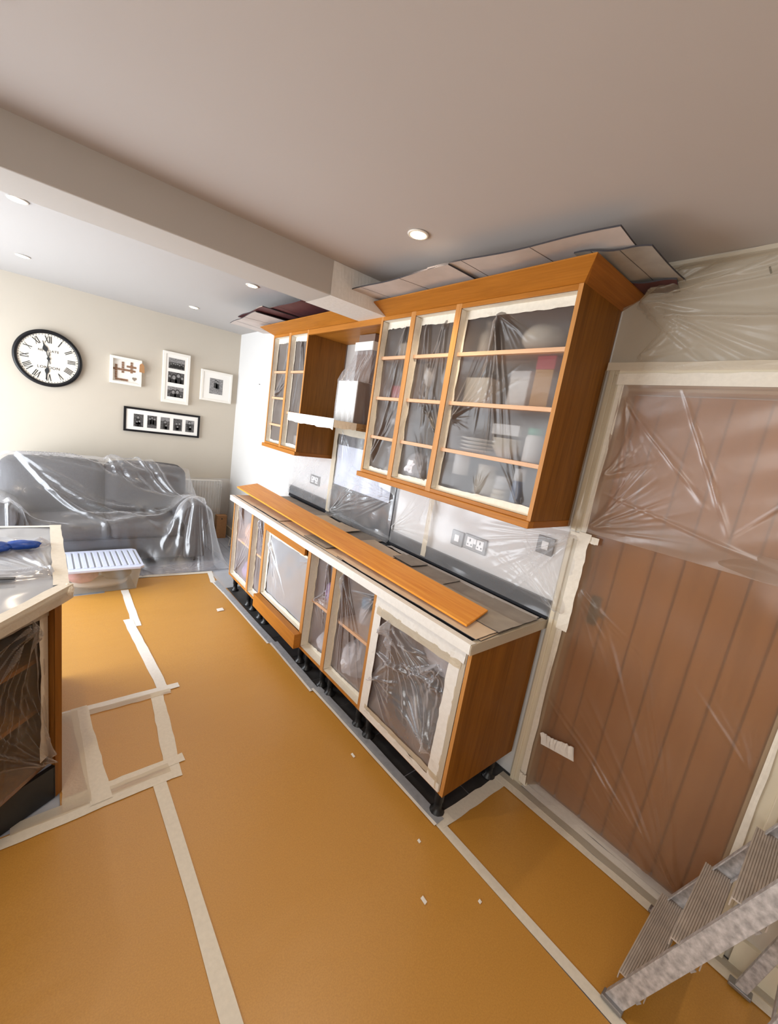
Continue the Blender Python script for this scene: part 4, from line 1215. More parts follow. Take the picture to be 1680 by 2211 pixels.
part('tape_strip', sheet_strip((-0.03, -0.136, 0.300), (0, -0.985, 0.17), (0, 0.17, 0.985), 0.165, 0.062, (-1, 0, 0), 405, th=0.003), 'tape_white', t, label='loose piece of white tape stuck on the film low down')
part('tape_strip', sheet_strip((-0.034, -0.075, 0.035), (0, -0.95, -0.1), (0, 0.1, 0.99), 0.04, 0.055, (-1, 0, 0), 406), 'tape', t)
t = thing('door_film', 'second hazy film sheet overlapping the upper half of the door', 'plastic sheet', (-0.026, -0.48, 1.38))
part('film', film_sheet((-0.0275, -0.088, 1.385), (0, -1, 0), (0, 0, 1), 0.785, 0.665, (-1, 0, 0), res=0.0045, seed=411, wave=0.008, sag=0.006,
     fans=[(0.02, 0.02, 8, 70, 22, 0.42, 0.008, 0.005), (0.02, 0.25, 20, 75, 12, 0.25, 0.006, 0.005), (0.02, 0.6, -80, -40, 5, 0.5, 0.006, 0.006)],
     lines=[(0.22, 0.65, 0.50, 0.12, 0.008, 0.008), (0.03, 0.58, 0.42, 0.2, 0.006, 0.007), (0.5, 0.12, 0.78, 0.5, 0.005, 0.009), (0.02, 0.19, 0.75, 0.03, 0.006, 0.010)]), 'film_door_top', t, True)
t = thing('wall_film', 'draped cream film over the wall above the door', 'plastic sheet', (-0.02, -0.8, 2.05))
part('film', film_sheet((-0.024, -0.012, 2.105), (0, -1, 0), (0, 0, 1), 1.7, 0.385, (-1, 0, 0), res=0.0055, seed=421, wave=0.012, sag=0.02,
     fans=[(0.06, 0.25, 2, 45, 16, 1.2, 0.024, 0.012), (0.06, 0.25, -40, 0, 9, 0.9, 0.018, 0.010), (0.12, 0.03, 10, 60, 8, 0.3, 0.01, 0.006)],
     lines=[(0.08, 0.22, 0.6, 0.38, 0.03, 0.012), (0.1, 0.2, 0.9, 0.1, 0.03, 0.014), (0.15, 0.25, 0.9, 0.3, 0.022, 0.014)]), 'film_wall', t, True)
part('tape_strip', sheet_strip((-0.032, -0.01, 2.092), (0, -1, 0), (0, 0, 1), 1.6, 0.03, (-1, 0, 0), 422), 'tape_thin', t)
part('tape_strip', sheet_strip((-0.003, -0.01, 2.48), (0, -1, 0), (0, 0, 1), 1.6, 0.03, (-1, 0, 0), 423), 'tape_thin', t)
t = thing('wall_film', 'narrow cream film strip between the widest wall cabinet and door frame', 'plastic sheet', (-0.03, -0.03, 1.38))
part('film', film_sheet((-0.0335, -0.006, 1.385), (0, -1, 0), (0, 0, 1), 0.06, 0.71, (-1, 0, 0), res=0.005, seed=425, wave=0.003,
     fans=[(0.03, 0.02, 80, 100, 4, 0.6, 0.006, 0.004)]), 'film_wall', t, True)
single('wall_nail', B().tube([(0.0, -0.469, 2.42), (-0.04, -0.469, 2.425)], 0.003, 6), 'black_plastic', 'small dark nail in the wall high above the door', 'nail', 'small nails left in the walls')
single('wall_nail', B().tube([(0.0, 3.86, 1.98), (-0.012, 3.86, 1.982)], 0.004, 6), 'black_plastic', 'small dark nail in the white wall left of the wall cabinets', 'nail', 'small nails left in the walls')

# ------------------------------------------------------------------ step ladder
ld = thing('step_ladder', 'grey paint spattered aluminium step ladder standing by the door', 'ladder', (-0.3, -0.85, 0.0))


def ry(z):
    return -0.745 - 0.345 * z


for x0, x1, s in ((-0.525, -0.455, 1), (-0.088, -0.120, -1)):
    c = B()
    p0, p1 = (x0, ry(0) - 0.004, 0.012), (x1, ry(1.45), 1.45)
    c.bar(p0, p1, 0.004, 0.052)
    q0, q1 = np.array(p0), np.array(p1)
    up = np.array([0, 0.945, 0.327]) * 0.024
    off = np.array([s * 0.010, 0, 0])
    c.bar(q0 + up + off, q1 + up + off, 0.024, 0.004)
    c.bar(q0 - up + off, q1 - up + off, 0.024, 0.004)
    part('rail', c, 'alu', ld, bev=0.001)
for k in range(6):
    z = 0.125 + 0.24 * k
    y1, y0 = ry(z) + 0.050, ry(z) - 0.030
    fr = z / 1.45
    xa, xb = -0.523 + 0.070 * fr + 0.006, -0.090 - 0.032 * fr - 0.006
    prof = []
    n = 13
    for i in range(n):
        ya = y1 - (y1 - y0) * i / n
        yb_ = y1 - (y1 - y0) * (i + 0.6) / n
        prof += [(xa, ya, z), (xa, yb_, z), (xa, yb_ - 0.0008, z - 0.0022), (xa, y1 - (y1 - y0) * (i + 1) / n + 0.0008, z - 0.0022)]
    prof += [(xa, y0, z), (xa, y0, z - 0.028), (xa, y0 + 0.003, z - 0.028), (xa, y0 + 0.003, z - 0.006), (xa, y1 - 0.003, z - 0.006), (xa, y1 - 0.003, z - 0.03), (xa, y1, z - 0.03)]
    tr = part('tread', B().extrude(prof, (xb - xa, 0, 0), None), 'alu_tread', ld)
    br = B()
    for xx in (xa + 0.01, xb - 0.01):
        br.bar((xx, ry(z) + 0.03, z - 0.03), (xx, ry(z) - 0.02, z - 0.055), 0.003, 0.02)
    part('tread_bracket', br, 'alu', tr)
for x0, x1 in ((-0.505, -0.46), (-0.095, -0.125)):
    part('rear_leg', B().bar((x0, -1.005, 0.008), (x1, -1.235, 1.40), 0.022, 0.034), 'alu', ld, bev=0.002)
part('rear_brace', B().bar((-0.50, -1.055, 0.32), (-0.10, -1.055, 0.32), 0.004, 0.03, (0, 1, 0)), 'alu', ld)
part('platform', B().box(-0.47, -0.11, -1.30, -1.20, 1.45, 1.475), 'alu_tread', ld, bev=0.003)
for x, y in ((-0.525, -0.75), (-0.088, -0.75), (-0.505, -1.005), (-0.095, -1.005)):
    part('rubber_foot', B().box(x - 0.016, x + 0.016, y - 0.032, y + 0.032, 0.0095, 0.024), 'steel_grey', ld, bev=0.003)

# ------------------------------------------------------------------ sofa
sf = thing('sofa', 'grey fabric two seat sofa with rolled arms under a plastic dust sheet', 'sofa', (-1.43, 4.0, 0.0))


def cushion(x0, x1, y0, y1, z0, z1, rnd=0.05, puff=0.02, n=16):
    """a rounded pillow-like box"""
    g = np.linspace(-1, 1, n)
    b = B()
    hx, hy, hz = (x1 - x0) / 2, (y1 - y0) / 2, (z1 - z0) / 2
    c = np.array([(x0 + x1) / 2, (y0 + y1) / 2, (z0 + z1) / 2])
    for ax in range(3):
        for s in (-1, 1):
            A, C_ = np.meshgrid(g, g, indexing='ij')
            q = np.zeros((n, n, 3))
            q[..., ax] = s
            q[..., (ax + 1) % 3] = A
            q[..., (ax + 2) % 3] = C_
            h = np.array([hx, hy, hz])
            p = q * h
            inner = np.clip(p, -(h - rnd), h - rnd)
            d = p - inner
            ln = np.linalg.norm(d, axis=-1, keepdims=True)
            p = inner + d / np.maximum(ln, 1e-9) * np.minimum(ln, rnd)
            bul = (1 - q[..., 0:1] ** 2) * (1 - q[..., 1:2] ** 2) + (1 - q[..., 0:1] ** 2) * (1 - q[..., 2:3] ** 2) + (1 - q[..., 1:2] ** 2) * (1 - q[..., 2:3] ** 2)
            p = p + np.sign(q) * (np.abs(q) == 1) * puff * bul
            P = p + c
            if s < 0:
                P = P[::-1]
            b.grid(P)
    return b


part('base', B().box(-2.12, -0.76, 3.60, 4.42, 0.06, 0.285), 'sofa', sf, bev=0.02)
part('back_frame', cushion(-2.16, -0.72, 4.22, 4.46, 0.2, 0.86, 0.06, 0.0), 'sofa', sf, True)
for x0, x1 in ((-2.06, -1.425), (-1.415, -0.80)):
    part('seat_cushion', cushion(x0, x1, 3.58, 4.25, 0.285, 0.425, 0.045, 0.018), 'sofa', sf, True)
for x0, x1 in ((-2.20, -1.425), (-1.415, -0.67)):
    part('back_cushion', cushion(x0, x1, 4.08, 4.36, 0.43, 0.935, 0.075, 0.03), 'sofa', sf, True)
for x0, x1 in ((-2.36, -2.075), (-0.80, -0.54)):
    xc = (x0 + x1) / 2
    pr = [(xc + 0.145 * math.cos(a), 0.51 + 0.13 * math.sin(a)) for a in np.linspace(-0.7, PI + 0.7, 18)]
    pr = [(xc + 0.10, 0.06)] + [(xc + 0.10, 0.42)] + pr + [(xc - 0.10, 0.42), (xc - 0.10, 0.06)]
    part('arm', B().extrude([(x, 3.56, z) for x, z in pr], (0, 0.86, 0), None), 'sofa', sf, bev=0.012)
for x in (-2.25, -0.66):
    for y in (3.64, 4.36):
        part('foot', B().lathe([(0.02, 0.0), (0.03, 0.06)], (x, y, 0.0), 12), 'black_plastic', sf)

# dust sheet: a membrane pulled tight over the sofa
nx, ny = 230, 150
gx = np.linspace(-2.48, -0.37, nx)
gy = np.linspace(3.27, 4.50, ny)
GX, GY = np.meshgrid(gx, gy, indexing='ij')
OB = np.full(GX.shape, 0.004)


def obs(x0, x1, y0, y1, z, r=0.05):
    e = np.minimum(np.minimum(GX - x0, x1 - GX), np.minimum(GY - y0, y1 - GY))
    h = np.where(e > 0, z - np.clip(r - e, 0, r) ** 2 / r * 0.8, -1)
    np.maximum(OB, h, out=OB)


obs(-2.10, -0.77, 3.56, 4.30, 0.452)
obs(-2.22, -1.42, 4.05, 4.38, 0.968, 0.07)
obs(-1.42, -0.645, 4.05, 4.38, 0.968, 0.07)
obs(-2.16, -0.72, 4.21, 4.47, 0.88)
for x0, x1 in ((-2.39, -2.05), (-0.825, -0.515)):
    e = 1 - ((GX - (x0 + x1) / 2) / ((x1 - x0) / 2)) ** 2
    h = np.where((e > 0) & (GY > 3.53) & (GY < 4.43), 0.50 + 0.155 * np.sqrt(np.clip(e, 0, 1)), -1)
    np.maximum(OB, h, out=OB)
ZZ = OB.copy()
sx_ = np.clip((-1.03 - GX) / 0.2, 0, 1)
PY = 3.27 + 0.27 * sx_ * sx_ * (3 - 2 * sx_)
PIN = GY < PY
for it in range(1300):
    av = ZZ.copy()
    av[1:-1, 1:-1] = (ZZ[2:, 1:-1] + ZZ[:-2, 1:-1] + ZZ[1:-1, 2:] + ZZ[1:-1, :-2]) * 0.25
    ZZ = np.maximum(OB, av)
    ZZ[PIN] = 0.004
L_ = []
g = np.random.default_rng(77)
for (px, py, a0, a1, n, ln) in ((-0.67, 3.62, 195, 300, 20, 0.42), (-0.67, 3.65, 125, 185, 14, 1.3), (-2.1, 4.1, -40, -5, 12, 1.5), (-2.15, 3.65, -80, -10, 10, 0.7), (-1.42, 4.15, -60, -10, 6, 0.7)):
    for k in range(n):
        a = math.radians(a0 + (a1 - a0) * (k + g.uniform(-.4, .4)) / max(1, n - 1))
        l_ = ln * g.uniform(.5, 1)
        L_.append((px, py, px + math.cos(a) * l_, py + math.sin(a) * l_, g.uniform(.012, .045), g.uniform(.012, .022)))
for k in range(9):
    o_ = 0.05 * k
    L_.append((-2.12 + 0.4 * o_, 4.28 - o_ * 0.9, -0.66 + 0.1 * o_, 3.72 - o_ * 0.35, g.uniform(.025, .05), g.uniform(.012, .03)))
DD = np.zeros(GX.shape)
for (a, b_, c, e, h, w) in L_:
    du, dv = c - a, e - b_
    ll = math.hypot(du, dv)
    tt = ((GX - a) * du + (GY - b_) * dv) / ll ** 2
    ss = ((GX - a) * dv - (GY - b_) * du) / ll
    DD = DD + h * np.exp(-(ss / (w * (.5 + np.clip(tt, 0, 1)))) ** 2) * np.where((tt > 0) & (tt < 1), np.sin(np.clip(tt, 0, 1) * PI) ** .6, 0)
gzx, gzy = np.gradient(ZZ, gx, gy)
NL = np.sqrt(gzx ** 2 + gzy ** 2 + 1)
DD = np.minimum(DD, 0.06)
SX, SY, SZ = GX - gzx / NL * DD, GY - gzy / NL * DD, np.maximum(ZZ + DD / NL, 0.003)
keep = np.ones((nx - 1, ny - 1), bool)
cx_, cy_ = GX[:-1, :-1], GY[:-1, :-1]
keep &= ~((cx_ > -1.40) & (cy_ > 4.16 - 0.10 * (cx_ + 1.4) / 0.7) & (cx_ < -0.55))
keep &= ~((cx_ < -2.20) & (cy_ < 3.56))
keep &= ~((cy_ < PY[:-1, :-1] - 0.025) & (cx_ < -1.03))
single('dust_sheet', B().grid(np.stack([SX, SY, SZ + 0.006], -1), keep), 'film_sofa', 'clear plastic dust sheet draped in folds over the grey sofa', 'dust sheet', smooth=True)
single('dust_sheet', film_sheet((-1.2, 3.29, 0.006), (1, 0, 0), (0, 1, 0), 0.82, 0.25, (0, 0, 1), seed=431, wave=0.012,
       fans=[(0.4, 0.02, 0, 180, 14, 0.35, 0.02, 0.008)]), 'film_crumple', 'crumpled hem of clear sheeting on the floor in front of the sofa', 'dust sheet', smooth=True)

# ------------------------------------------------------------------ radiator, its film, pipe cover, cable
rd = thing('radiator', 'cream panel radiator on the back wall behind the sofa', 'radiator', (-0.7, 4.51, 0.12))
n = 34
prof = []
for i in range(n + 1):
    x = -1.28 + 1.14 * i / n
    w = 1.14 / n
    prof += [(x, 4.500), (x + w * 0.25, 4.488), (x + w * 0.65, 4.488), (x + w * 0.9, 4.500)]
prof = prof[:-3] + [(-0.14, 4.52), (-1.28, 4.52)]
part('panel', B().extrude([(x, y, 0.12) for x, y in prof], (0, 0, 0.60), None), 'radiator', rd)
part('top_grille', B().box(-1.28, -0.14, 4.49, 4.568, 0.7205, 0.732), 'radiator', rd, bev=0.003)
part('end_cap', B().box(-0.139, -0.128, 4.49, 4.568, 0.12, 0.732), 'radiator', rd, bev=0.003)
part('valve', B().lathe([(0.012, 0), (0.012, 0.04), (0.02, 0.045), (0.02, 0.10)], (-0.10, 4.53, 0.10), 12), 'white_plastic', rd, True)
part('pipe', B().tube([(-0.10, 4.53, 0.0), (-0.10, 4.53, 0.1)], 0.008), 'chrome', rd)
single('masking_film', film_sheet((-0.62, 4.47, 0.30), (1, 0, 0), (0, 0, 1), 0.58, 0.47, (0, -1, 0), seed=441, wave=0.012, sag=0.02,
       fans=[(0.42, 0.45, -120, -60, 9, 0.4, 0.02, 0.01)]), 'film', 'thin film hung over the radiator beside the sofa', 'plastic sheet', smooth=True)
pc = thing('pipe_cover', 'small brown wooden box by the radiator foot behind the base cabinets', 'box', (-0.13, 4.40, 0.0))
part('box', B().box(-0.20, -0.075, 4.36, 4.45, 0.0, 0.30), 'tag_wood', pc, bev=0.002)
part('screw', B().lathe([(0.008, 0), (0.008, 0.003)], (-0.14, 4.357, 0.26), 10, 'y'), 'black_plastic', pc)
single('cable', B().tube([(-0.05, 4.43, 0.02), (-0.05, 4.25, 0.03), (-0.16, 4.0, 0.012), (-0.10, 3.8, 0.10), (-0.05, 3.62, 0.26), (-0.045, 3.55, 0.15), (-0.05, 3.5, 0.010)], 0.006), 'white_plastic', 'white looped cable on the floor beyond the base cabinets', 'cable', smooth=True)

# ------------------------------------------------------------------ storage box
sb = thing('storage_box', 'translucent plastic underbed storage box with ribbed pale lid before the sofa', 'storage box', (-1.5, 3.24, 0.0))
tub = B()
bo = [(-1.80, 3.03), (-1.285, 3.03), (-1.285, 3.40), (-1.80, 3.40)]
to = [(-1.83, 3.01), (-1.255, 3.01), (-1.255, 3.44), (-1.83, 3.44)]
v = [(x, y, 0.004) for x, y in bo] + [(x, y, 0.200) for x, y in to]
tub.add(v, [(3, 2, 1, 0), (0, 1, 5, 4), (1, 2, 6, 5), (2, 3, 7, 6), (3, 0, 4, 7)])
part('tub', tub, 'tub_plastic', sb)
lid = part('lid', B().slab([(-1.84 + a, 2.99 + b_) for a, b_ in ((0.03, 0), (0.58, 0), (0.61, 0.03), (0.61, 0.47), (0.58, 0.50), (0.03, 0.50), (0, 0.47), (0, 0.03))], 0.200, 0.222), 'tub_lid', sb, bev=0.004)
for k in range(12):
    x = -1.80 + k * 0.046
    part('rib', B().box(x, x + 0.030, 3.04, 3.44, 0.2215, 0.2275), 'tub_lid', lid, bev=0.0015)
    part('slot', B().box(x + 0.032, x + 0.043, 3.05, 3.43, 0.2215, 0.2224), 'slot_dark', lid)
single('folded_cloth', B().blob((-1.66, 3.16, 0.125), (0.11, 0.11, 0.06), 51, 0.2), 'pink_cloth', 'pink cloth inside the translucent storage box', 'cloth', smooth=True)
single('folded_cloth', B().blob((-1.42, 3.15, 0.13), (0.11, 0.10, 0.06), 52, 0.2), 'dark_cloth', 'dark grey cloth inside the translucent storage box', 'cloth', smooth=True)
single('folded_cloth', B().blob((-1.53, 3.14, 0.055), (0.2, 0.09, 0.045), 53, 0.12), 'card_pale', 'beige cloth at the bottom of the translucent storage box', 'cloth', smooth=True)

# ------------------------------------------------------------------ island at the left edge
isl = thing('island_worktop', 'kitchen island worktop masked with film and tape at the left', 'worktop', (-2.4, 1.4, 0.87))
WT = [(-1.838, 1.885), (-2.9, 1.93), (-2.9, -0.2), (-2.56, 0.03), (-1.842, 1.012)]
part('slab', B().slab(WT, 0.8705, 0.9085), 'black_gloss', isl, bev=0.003)
ic = thing('island_cabinet', 'oak island cabinet with two shelves behind film at the left edge', 'cabinet', (-2.3, 1.2, 0.0))
# angled front from the end panel toward the left
fa, fb = np.array([-1.905, 0.985]), np.array([-2.42, 0.43])
fd = (fb - fa) / np.linalg.norm(fb - fa)
fn = np.array([-fd[1], fd[0]])     # points out to the room
if fn[1] > 0:
    fn = -fn
part('end_panel', B().slab([(-1.862, 0.975), (-1.862, 1.86), (-1.884, 1.86), (-1.884, 0.952)], 0.008, 0.8695), 'oak_v', ic, bev=0.0015)
part('side_panel', B().slab([(-1.8845, 0.960), (-1.8845, 1.84), (-1.905, 1.84), (-1.905, 0.985)], 0.155, 0.8695), 'oak_v', ic, bev=0.0015)


def along(s, off, z):
    p = fa + fd * s + fn * off
    return (p[0], p[1], z)


def fslab(s0, s1, o0, o1, z0, z1):
    q = [along(s0, o0, 0)[:2], along(s1, o0, 0)[:2], along(s1, o1, 0)[:2], along(s0, o1, 0)[:2]]
    return B().slab(q, z0, z1)


IP = [along(0.0, 0, 0)[:2], along(0.70, 0, 0)[:2], (-2.75, 0.75), (-2.75, 1.55), (-1.906, 1.55)]
IS = [along(0.035, -0.03, 0)[:2], along(0.69, -0.03, 0)[:2], (-2.74, 0.76), (-2.74, 1.545), (-1.9065, 1.545), (-1.9065, 1.03)]
part('bottom_panel', B().slab(IP[::-1], 0.155, 0.173), 'oak_v', ic)
for z in (0.40, 0.62):
    part('shelf', B().slab(IS[::-1], z, z + 0.018), 'oak_v', ic)
part('back_panel', B().box(-2.76, -1.9055, 1.551, 1.56, 0.155, 0.869), 'carcass_dark', ic)
part('far_side', B().slab([along(0.702, 0, 0)[:2], along(0.72, 0, 0)[:2], (-2.77, 0.75), (-2.752, 0.75)], 0.155, 0.869), 'oak_v', ic)
part('far_side', B().box(-2.77, -2.752, 0.751, 1.56, 0.155, 0.869), 'carcass_dark', ic)
part('plinth', B().slab([(-1.8855, 0.98), (-2.047, 0.885), (-2.5, 0.62), (-2.5, 0.60), (-2.047, 0.862), (-1.8855, 0.957)], 0.004, 0.1535), 'black_plastic', ic)
single('pan', B().lathe([(0.06, 0), (0.075, 0.006), (0.085, 0.09), (0.09, 0.092)], (-2.12, 1.16, 0.4185), 20), 'steel_grey', 'grey pan on the island shelf behind film', 'pan', smooth=True)
single('pan', B().lathe([(0.05, 0), (0.07, 0.006), (0.075, 0.07), (0.08, 0.072)], (-2.12, 1.15, 0.6385), 20), 'steel_grey', 'small pot on the upper island shelf behind film', 'pan', smooth=True)
t = thing('masking_film', 'creased film taped over the island cabinet front', 'plastic sheet', (*along(0.35, 0.002, 0.155),), 'plastic films taped over cabinet openings')
P0 = along(0.0, 0.003, 0.16)
part('film', film_sheet(P0, (fd[0], fd[1], 0), (0, 0, 1), 0.70, 0.70, (fn[0], fn[1], 0), seed=501, wave=0.006, sag=-0.012,
     fans=[(0.08, 0.69, -95, -15, 20, 0.75, 0.022, 0.006), (0.02, 0.02, 35, 90, 14, 0.65, 0.020, 0.006), (0.3, 0.69, -110, -70, 8, 0.6, 0.016, 0.006)]), 'film_island', t, True)
part('tape_strip', sheet_strip(along(0.004, 0.005, 0.20), (0, 0, 1), (fd[0], fd[1], 0), 0.66, 0.042, (fn[0], fn[1], 0), 502), 'tape', t)
part('tape_strip', sheet_strip(along(0.0, 0.006, 0.865), (fd[0], fd[1], 0), (0, 0, -1), 0.70, 0.05, (fn[0], fn[1], 0), 503), 'tape_thin', t)
# film and tapes on the island top
t = thing('masking_film', 'wrinkled milky film covering the island worktop', 'plastic sheet', (-2.2, 1.45, 0.91))
def island_shape(P, u, v):
    y = P[..., 1]
    xr = np.where(y > 1.03, -1.848, -1.848 - (1.03 - y) * 0.731)
    P[..., 0] = -2.75 + u / 0.90 * (xr + 2.75)
    return P


part('film', film_sheet((-2.75, 0.25, 0.9150), (1, 0, 0), (0, 1, 0), 0.90, 1.63, (0, 0, 1), seed=511, wave=0.003, shape=island_shape,
     fans=[(0.86, 0.89, 95, 185, 16, 0.7, 0.016, 0.009), (0.86, 1.3, 150, 215, 12, 0.6, 0.016, 0.009), (0.3, 1.6, -80, -20, 10, 0.6, 0.014, 0.009)]), 'film_milky', t, True)


def top_tape(p0, p1, w, z, seed):
    return strip(p0, p1, w, z, 0.001, seed)


part('tape_strip', top_tape((-1.862, 1.02), (-1.862, 1.88), 0.050, 0.9215, 512), 'tape', t)
part('tape_strip', top_tape((-1.838, 1.86), (-2.8, 1.905), 0.03, 0.9205, 513), 'tape_white', t)
e0, e1 = np.array([-1.842, 1.027]), np.array([-2.554, 0.052])
part('tape_strip', top_tape(e0, e1, 0.040, 0.9225, 514), 'tape', t)
ed = (e1 - e0) / np.linalg.norm(e1 - e0)
en = np.array([-ed[1], ed[0]])
if en[1] > 0:
    en = -en
q0 = e0 + en * 0.0205
part('tape_strip', sheet_strip((q0[0], q0[1], 0.924), (ed[0], ed[1], 0), (0, 0, -1), 1.1, 0.060, (en[0], en[1], 0), 515), 'tape_thin', t)
b = B().blob((-1.843, 1.012, 0.898), (0.020, 0.026, 0.026), 55, 0.3)
part('tape_knot', b, 'tape', t, label='crumpled tape at the worktop corner')

# blue glove and black scraper on the island
gl_ = thing('rubber_glove', 'crumpled blue disposable glove lying on the island film', 'glove', (-2.05, 1.47, 0.925))
part('hand', B().blob((-2.08, 1.455, 0.947), (0.055, 0.04, 0.022), 61, 0.35, squash=0.9), 'blue_glove', gl_, True)
part('cuff', B().blob((-1.985, 1.475, 0.947), (0.065, 0.03, 0.020), 62, 0.3, squash=0.9), 'blue_glove', gl_, True)
for k in range(3):
    part('finger', B().tube([(-2.10, 1.44 + 0.012 * k, 0.95), (-2.13 - 0.01 * k, 1.42 + 0.02 * k, 0.945), (-2.17, 1.43 + 0.02 * k, 0.938)], 0.010, 8), 'blue_glove', gl_, True)
sc_ = thing('scraper', 'flat black scraper at the left edge of the island top', 'tool', (-2.08, 1.11, 0.92))
part('blade', B().slab([(-1.998, 1.092), (-1.996, 1.112), (-2.10, 1.135), (-2.10, 1.112)], 0.930, 0.934), 'black_plastic', sc_, bev=0.0006)
part('grip', B().slab([(-2.10, 1.108), (-2.10, 1.138), (-2.2, 1.15), (-2.2, 1.12)], 0.928, 0.942), 'black_plastic', sc_, bev=0.003)

# ------------------------------------------------------------------ wall clock
CX, CZ, CR = -1.852, 1.868, 0.262
ck = thing('wall_clock', 'large round wall clock with black rim and roman numerals', 'clock', (CX, YB - 0.02, CZ))
part('case', B().lathe([(CR * 0.995, 0.0), (CR * 1.02, -0.02), (CR * 1.0, -0.045), (CR * 0.93, -0.05), (CR * 0.885, -0.04), (CR * 0.88, -0.028)], (CX, YB - 0.001, CZ), 72, 'y', False), 'rim_black', ck, True)
part('dial', B().lathe([(CR * 0.885, -0.024), (CR * 0.885, -0.0275)], (CX, YB - 0.0012, CZ), 64, 'y'), 'clock_face', ck)
yd = YB - 0.0300


def flat_bar(b, x0, z0, x1, z1, w, y=None):
    y = yd if y is None else y
    d = np.array([x1 - x0, z1 - z0], float)
    ln = np.linalg.norm(d)
    nrm = np.array([-d[1], d[0]]) / ln * w / 2
    q = [(x0 + nrm[0], z0 + nrm[1]), (x0 - nrm[0], z0 - nrm[1]), (x1 - nrm[0], z1 - nrm[1]), (x1 + nrm[0], z1 + nrm[1])]
    v_ = [(CX + a, y, CZ + c) for a, c in q] + [(CX + a, y - 0.0008, CZ + c) for a, c in q]
    b.add(v_, [(0, 1, 2, 3), (7, 6, 5, 4), (0, 4, 5, 1), (1, 5, 6, 2), (2, 6, 7, 3), (3, 7, 4, 0)])


NUM = {1: 'I', 2: 'II', 3: 'III', 4: 'IIII', 5: 'V', 6: 'VI', 7: 'VII', 8: 'VIII', 9: 'IX', 10: 'X', 11: 'XI', 12: 'XII'}
WD = {'I': 0.013, 'V': 0.028, 'X': 0.028}
for h, s in NUM.items():
    b = B()
    a = math.radians(30 * h)
    rot = -a
    cx, cz = math.sin(a) * CR * 0.68, math.cos(a) * CR * 0.68
    tot = sum(WD[c] for c in s)
    x = -tot / 2
    HH = 0.032

    def tp(px, pz):
        return cx + px * math.cos(rot) - pz * math.sin(rot), cz + px * math.sin(rot) + pz * math.cos(rot)
    for c in s:
        w = WD[c]
        if c == 'I':
            flat_bar(b, *tp(x + w / 2, -HH), *tp(x + w / 2, HH), 0.007)
        elif c == 'V':
            flat_bar(b, *tp(x + 0.003, HH), *tp(x + w / 2, -HH), 0.007)
            flat_bar(b, *tp(x + w - 0.003, HH), *tp(x + w / 2, -HH), 0.0035)
        else:
            flat_bar(b, *tp(x + 0.002, HH), *tp(x + w - 0.002, -HH), 0.007)
            flat_bar(b, *tp(x + w - 0.002, HH), *tp(x + 0.002, -HH), 0.0035)
        x += w
    part('numeral', b, 'ink', ck)
b = B()
for k in range(60):
    a = math.radians(6 * k)
    r0, r1 = CR * 0.835, CR * (0.862 if k % 5 else 0.868)
    flat_bar(b, math.sin(a) * r0, math.cos(a) * r0, math.sin(a) * r1, math.cos(a) * r1, 0.004 if k % 5 else 0.008)
o = part('minute_marks', b, 'ink', ck)
o['kind'] = 'stuff'


def words(txt, zoff, size):
    c = bpy.data.curves.new('lettering', 'FONT')
    c.body = txt
    c.size = size
    c.align_x, c.align_y = 'CENTER', 'CENTER'
    c.extrude = 0.0004
    c.space_character = 1.15
    ob = bpy.data.objects.new('lettering_source', c)
    COL.objects.link(ob)
    dg = bpy.context.evaluated_depsgraph_get()
    me = bpy.data.meshes.new_from_object(ob.evaluated_get(dg))
    bpy.data.objects.remove(ob)
    bpy.data.curves.remove(c)
    for vv in me.vertices:
        x, y, z = vv.co
        vv.co = (x, yd - 0.0006 - z - (YB - 0.02), y + zoff)
    me.materials.clear()
    me.materials.append(M['ink'])
    ob = bpy.data.objects.new('lettering', me)
    COL.objects.link(ob)
    ob.parent = ck


words('NEWGATE', 0.072, 0.030)
words('LONDON', -0.085, 0.036)


def hand(ang, ln, spade, tail, name):
    b = B()
    a = math.radians(ang)
    sx, sz = math.sin(a), math.cos(a)
    y = yd - 0.004
    flat_bar(b, -sx * tail, -sz * tail, sx * ln, sz * ln, 0.006, y)
    m0 = ln * 0.58
    pts = [(m0 - 0.035, 0.0), (m0 - 0.01, spade), (m0 + 0.005, spade), (m0 + 0.03, 0.006), (ln, 0.0015)]
    pl = [(r, w) for r, w in pts] + [(r, -w) for r, w in pts[::-1] if w > 0]
    vv = [(CX + sx * r + sz * w, y - 0.0005, CZ + sz * r - sx * w) for r, w in pl]
    vv += [(x_, y_ - 0.001, z_) for x_, y_, z_ in vv]
    n_ = len(pl)
    b.add(vv, [tuple(range(n_)), tuple(range(2 * n_ - 1, n_ - 1, -1))] + [(i, n_ + i, n_ + (i + 1) % n_, (i + 1) % n_) for i in range(n_)])
    part(name, b, 'ink', ck)


hand(-15, 0.165, 0.020, 0.05, 'hour_hand')
hand(186, 0.200, 0.017, 0.06, 'minute_hand')
part('hub', B().lathe([(0.014, 0), (0.012, -0.004)], (CX, yd - 0.0055, CZ), 20, 'y'), 'ink', ck)
ringb = B()
for k in range(18):
    a0, a1 = 2 * PI * k / 18, 2 * PI * (k + 1) / 18
    zc = 0.042
    flat_bar(ringb, 0.014 * math.cos(a0), zc + 0.014 * math.sin(a0), 0.014 * math.cos(a1), zc + 0.014 * math.sin(a1), 0.0022, yd - 0.003)
part('counterweight_ring', ringb, 'ink', ck)


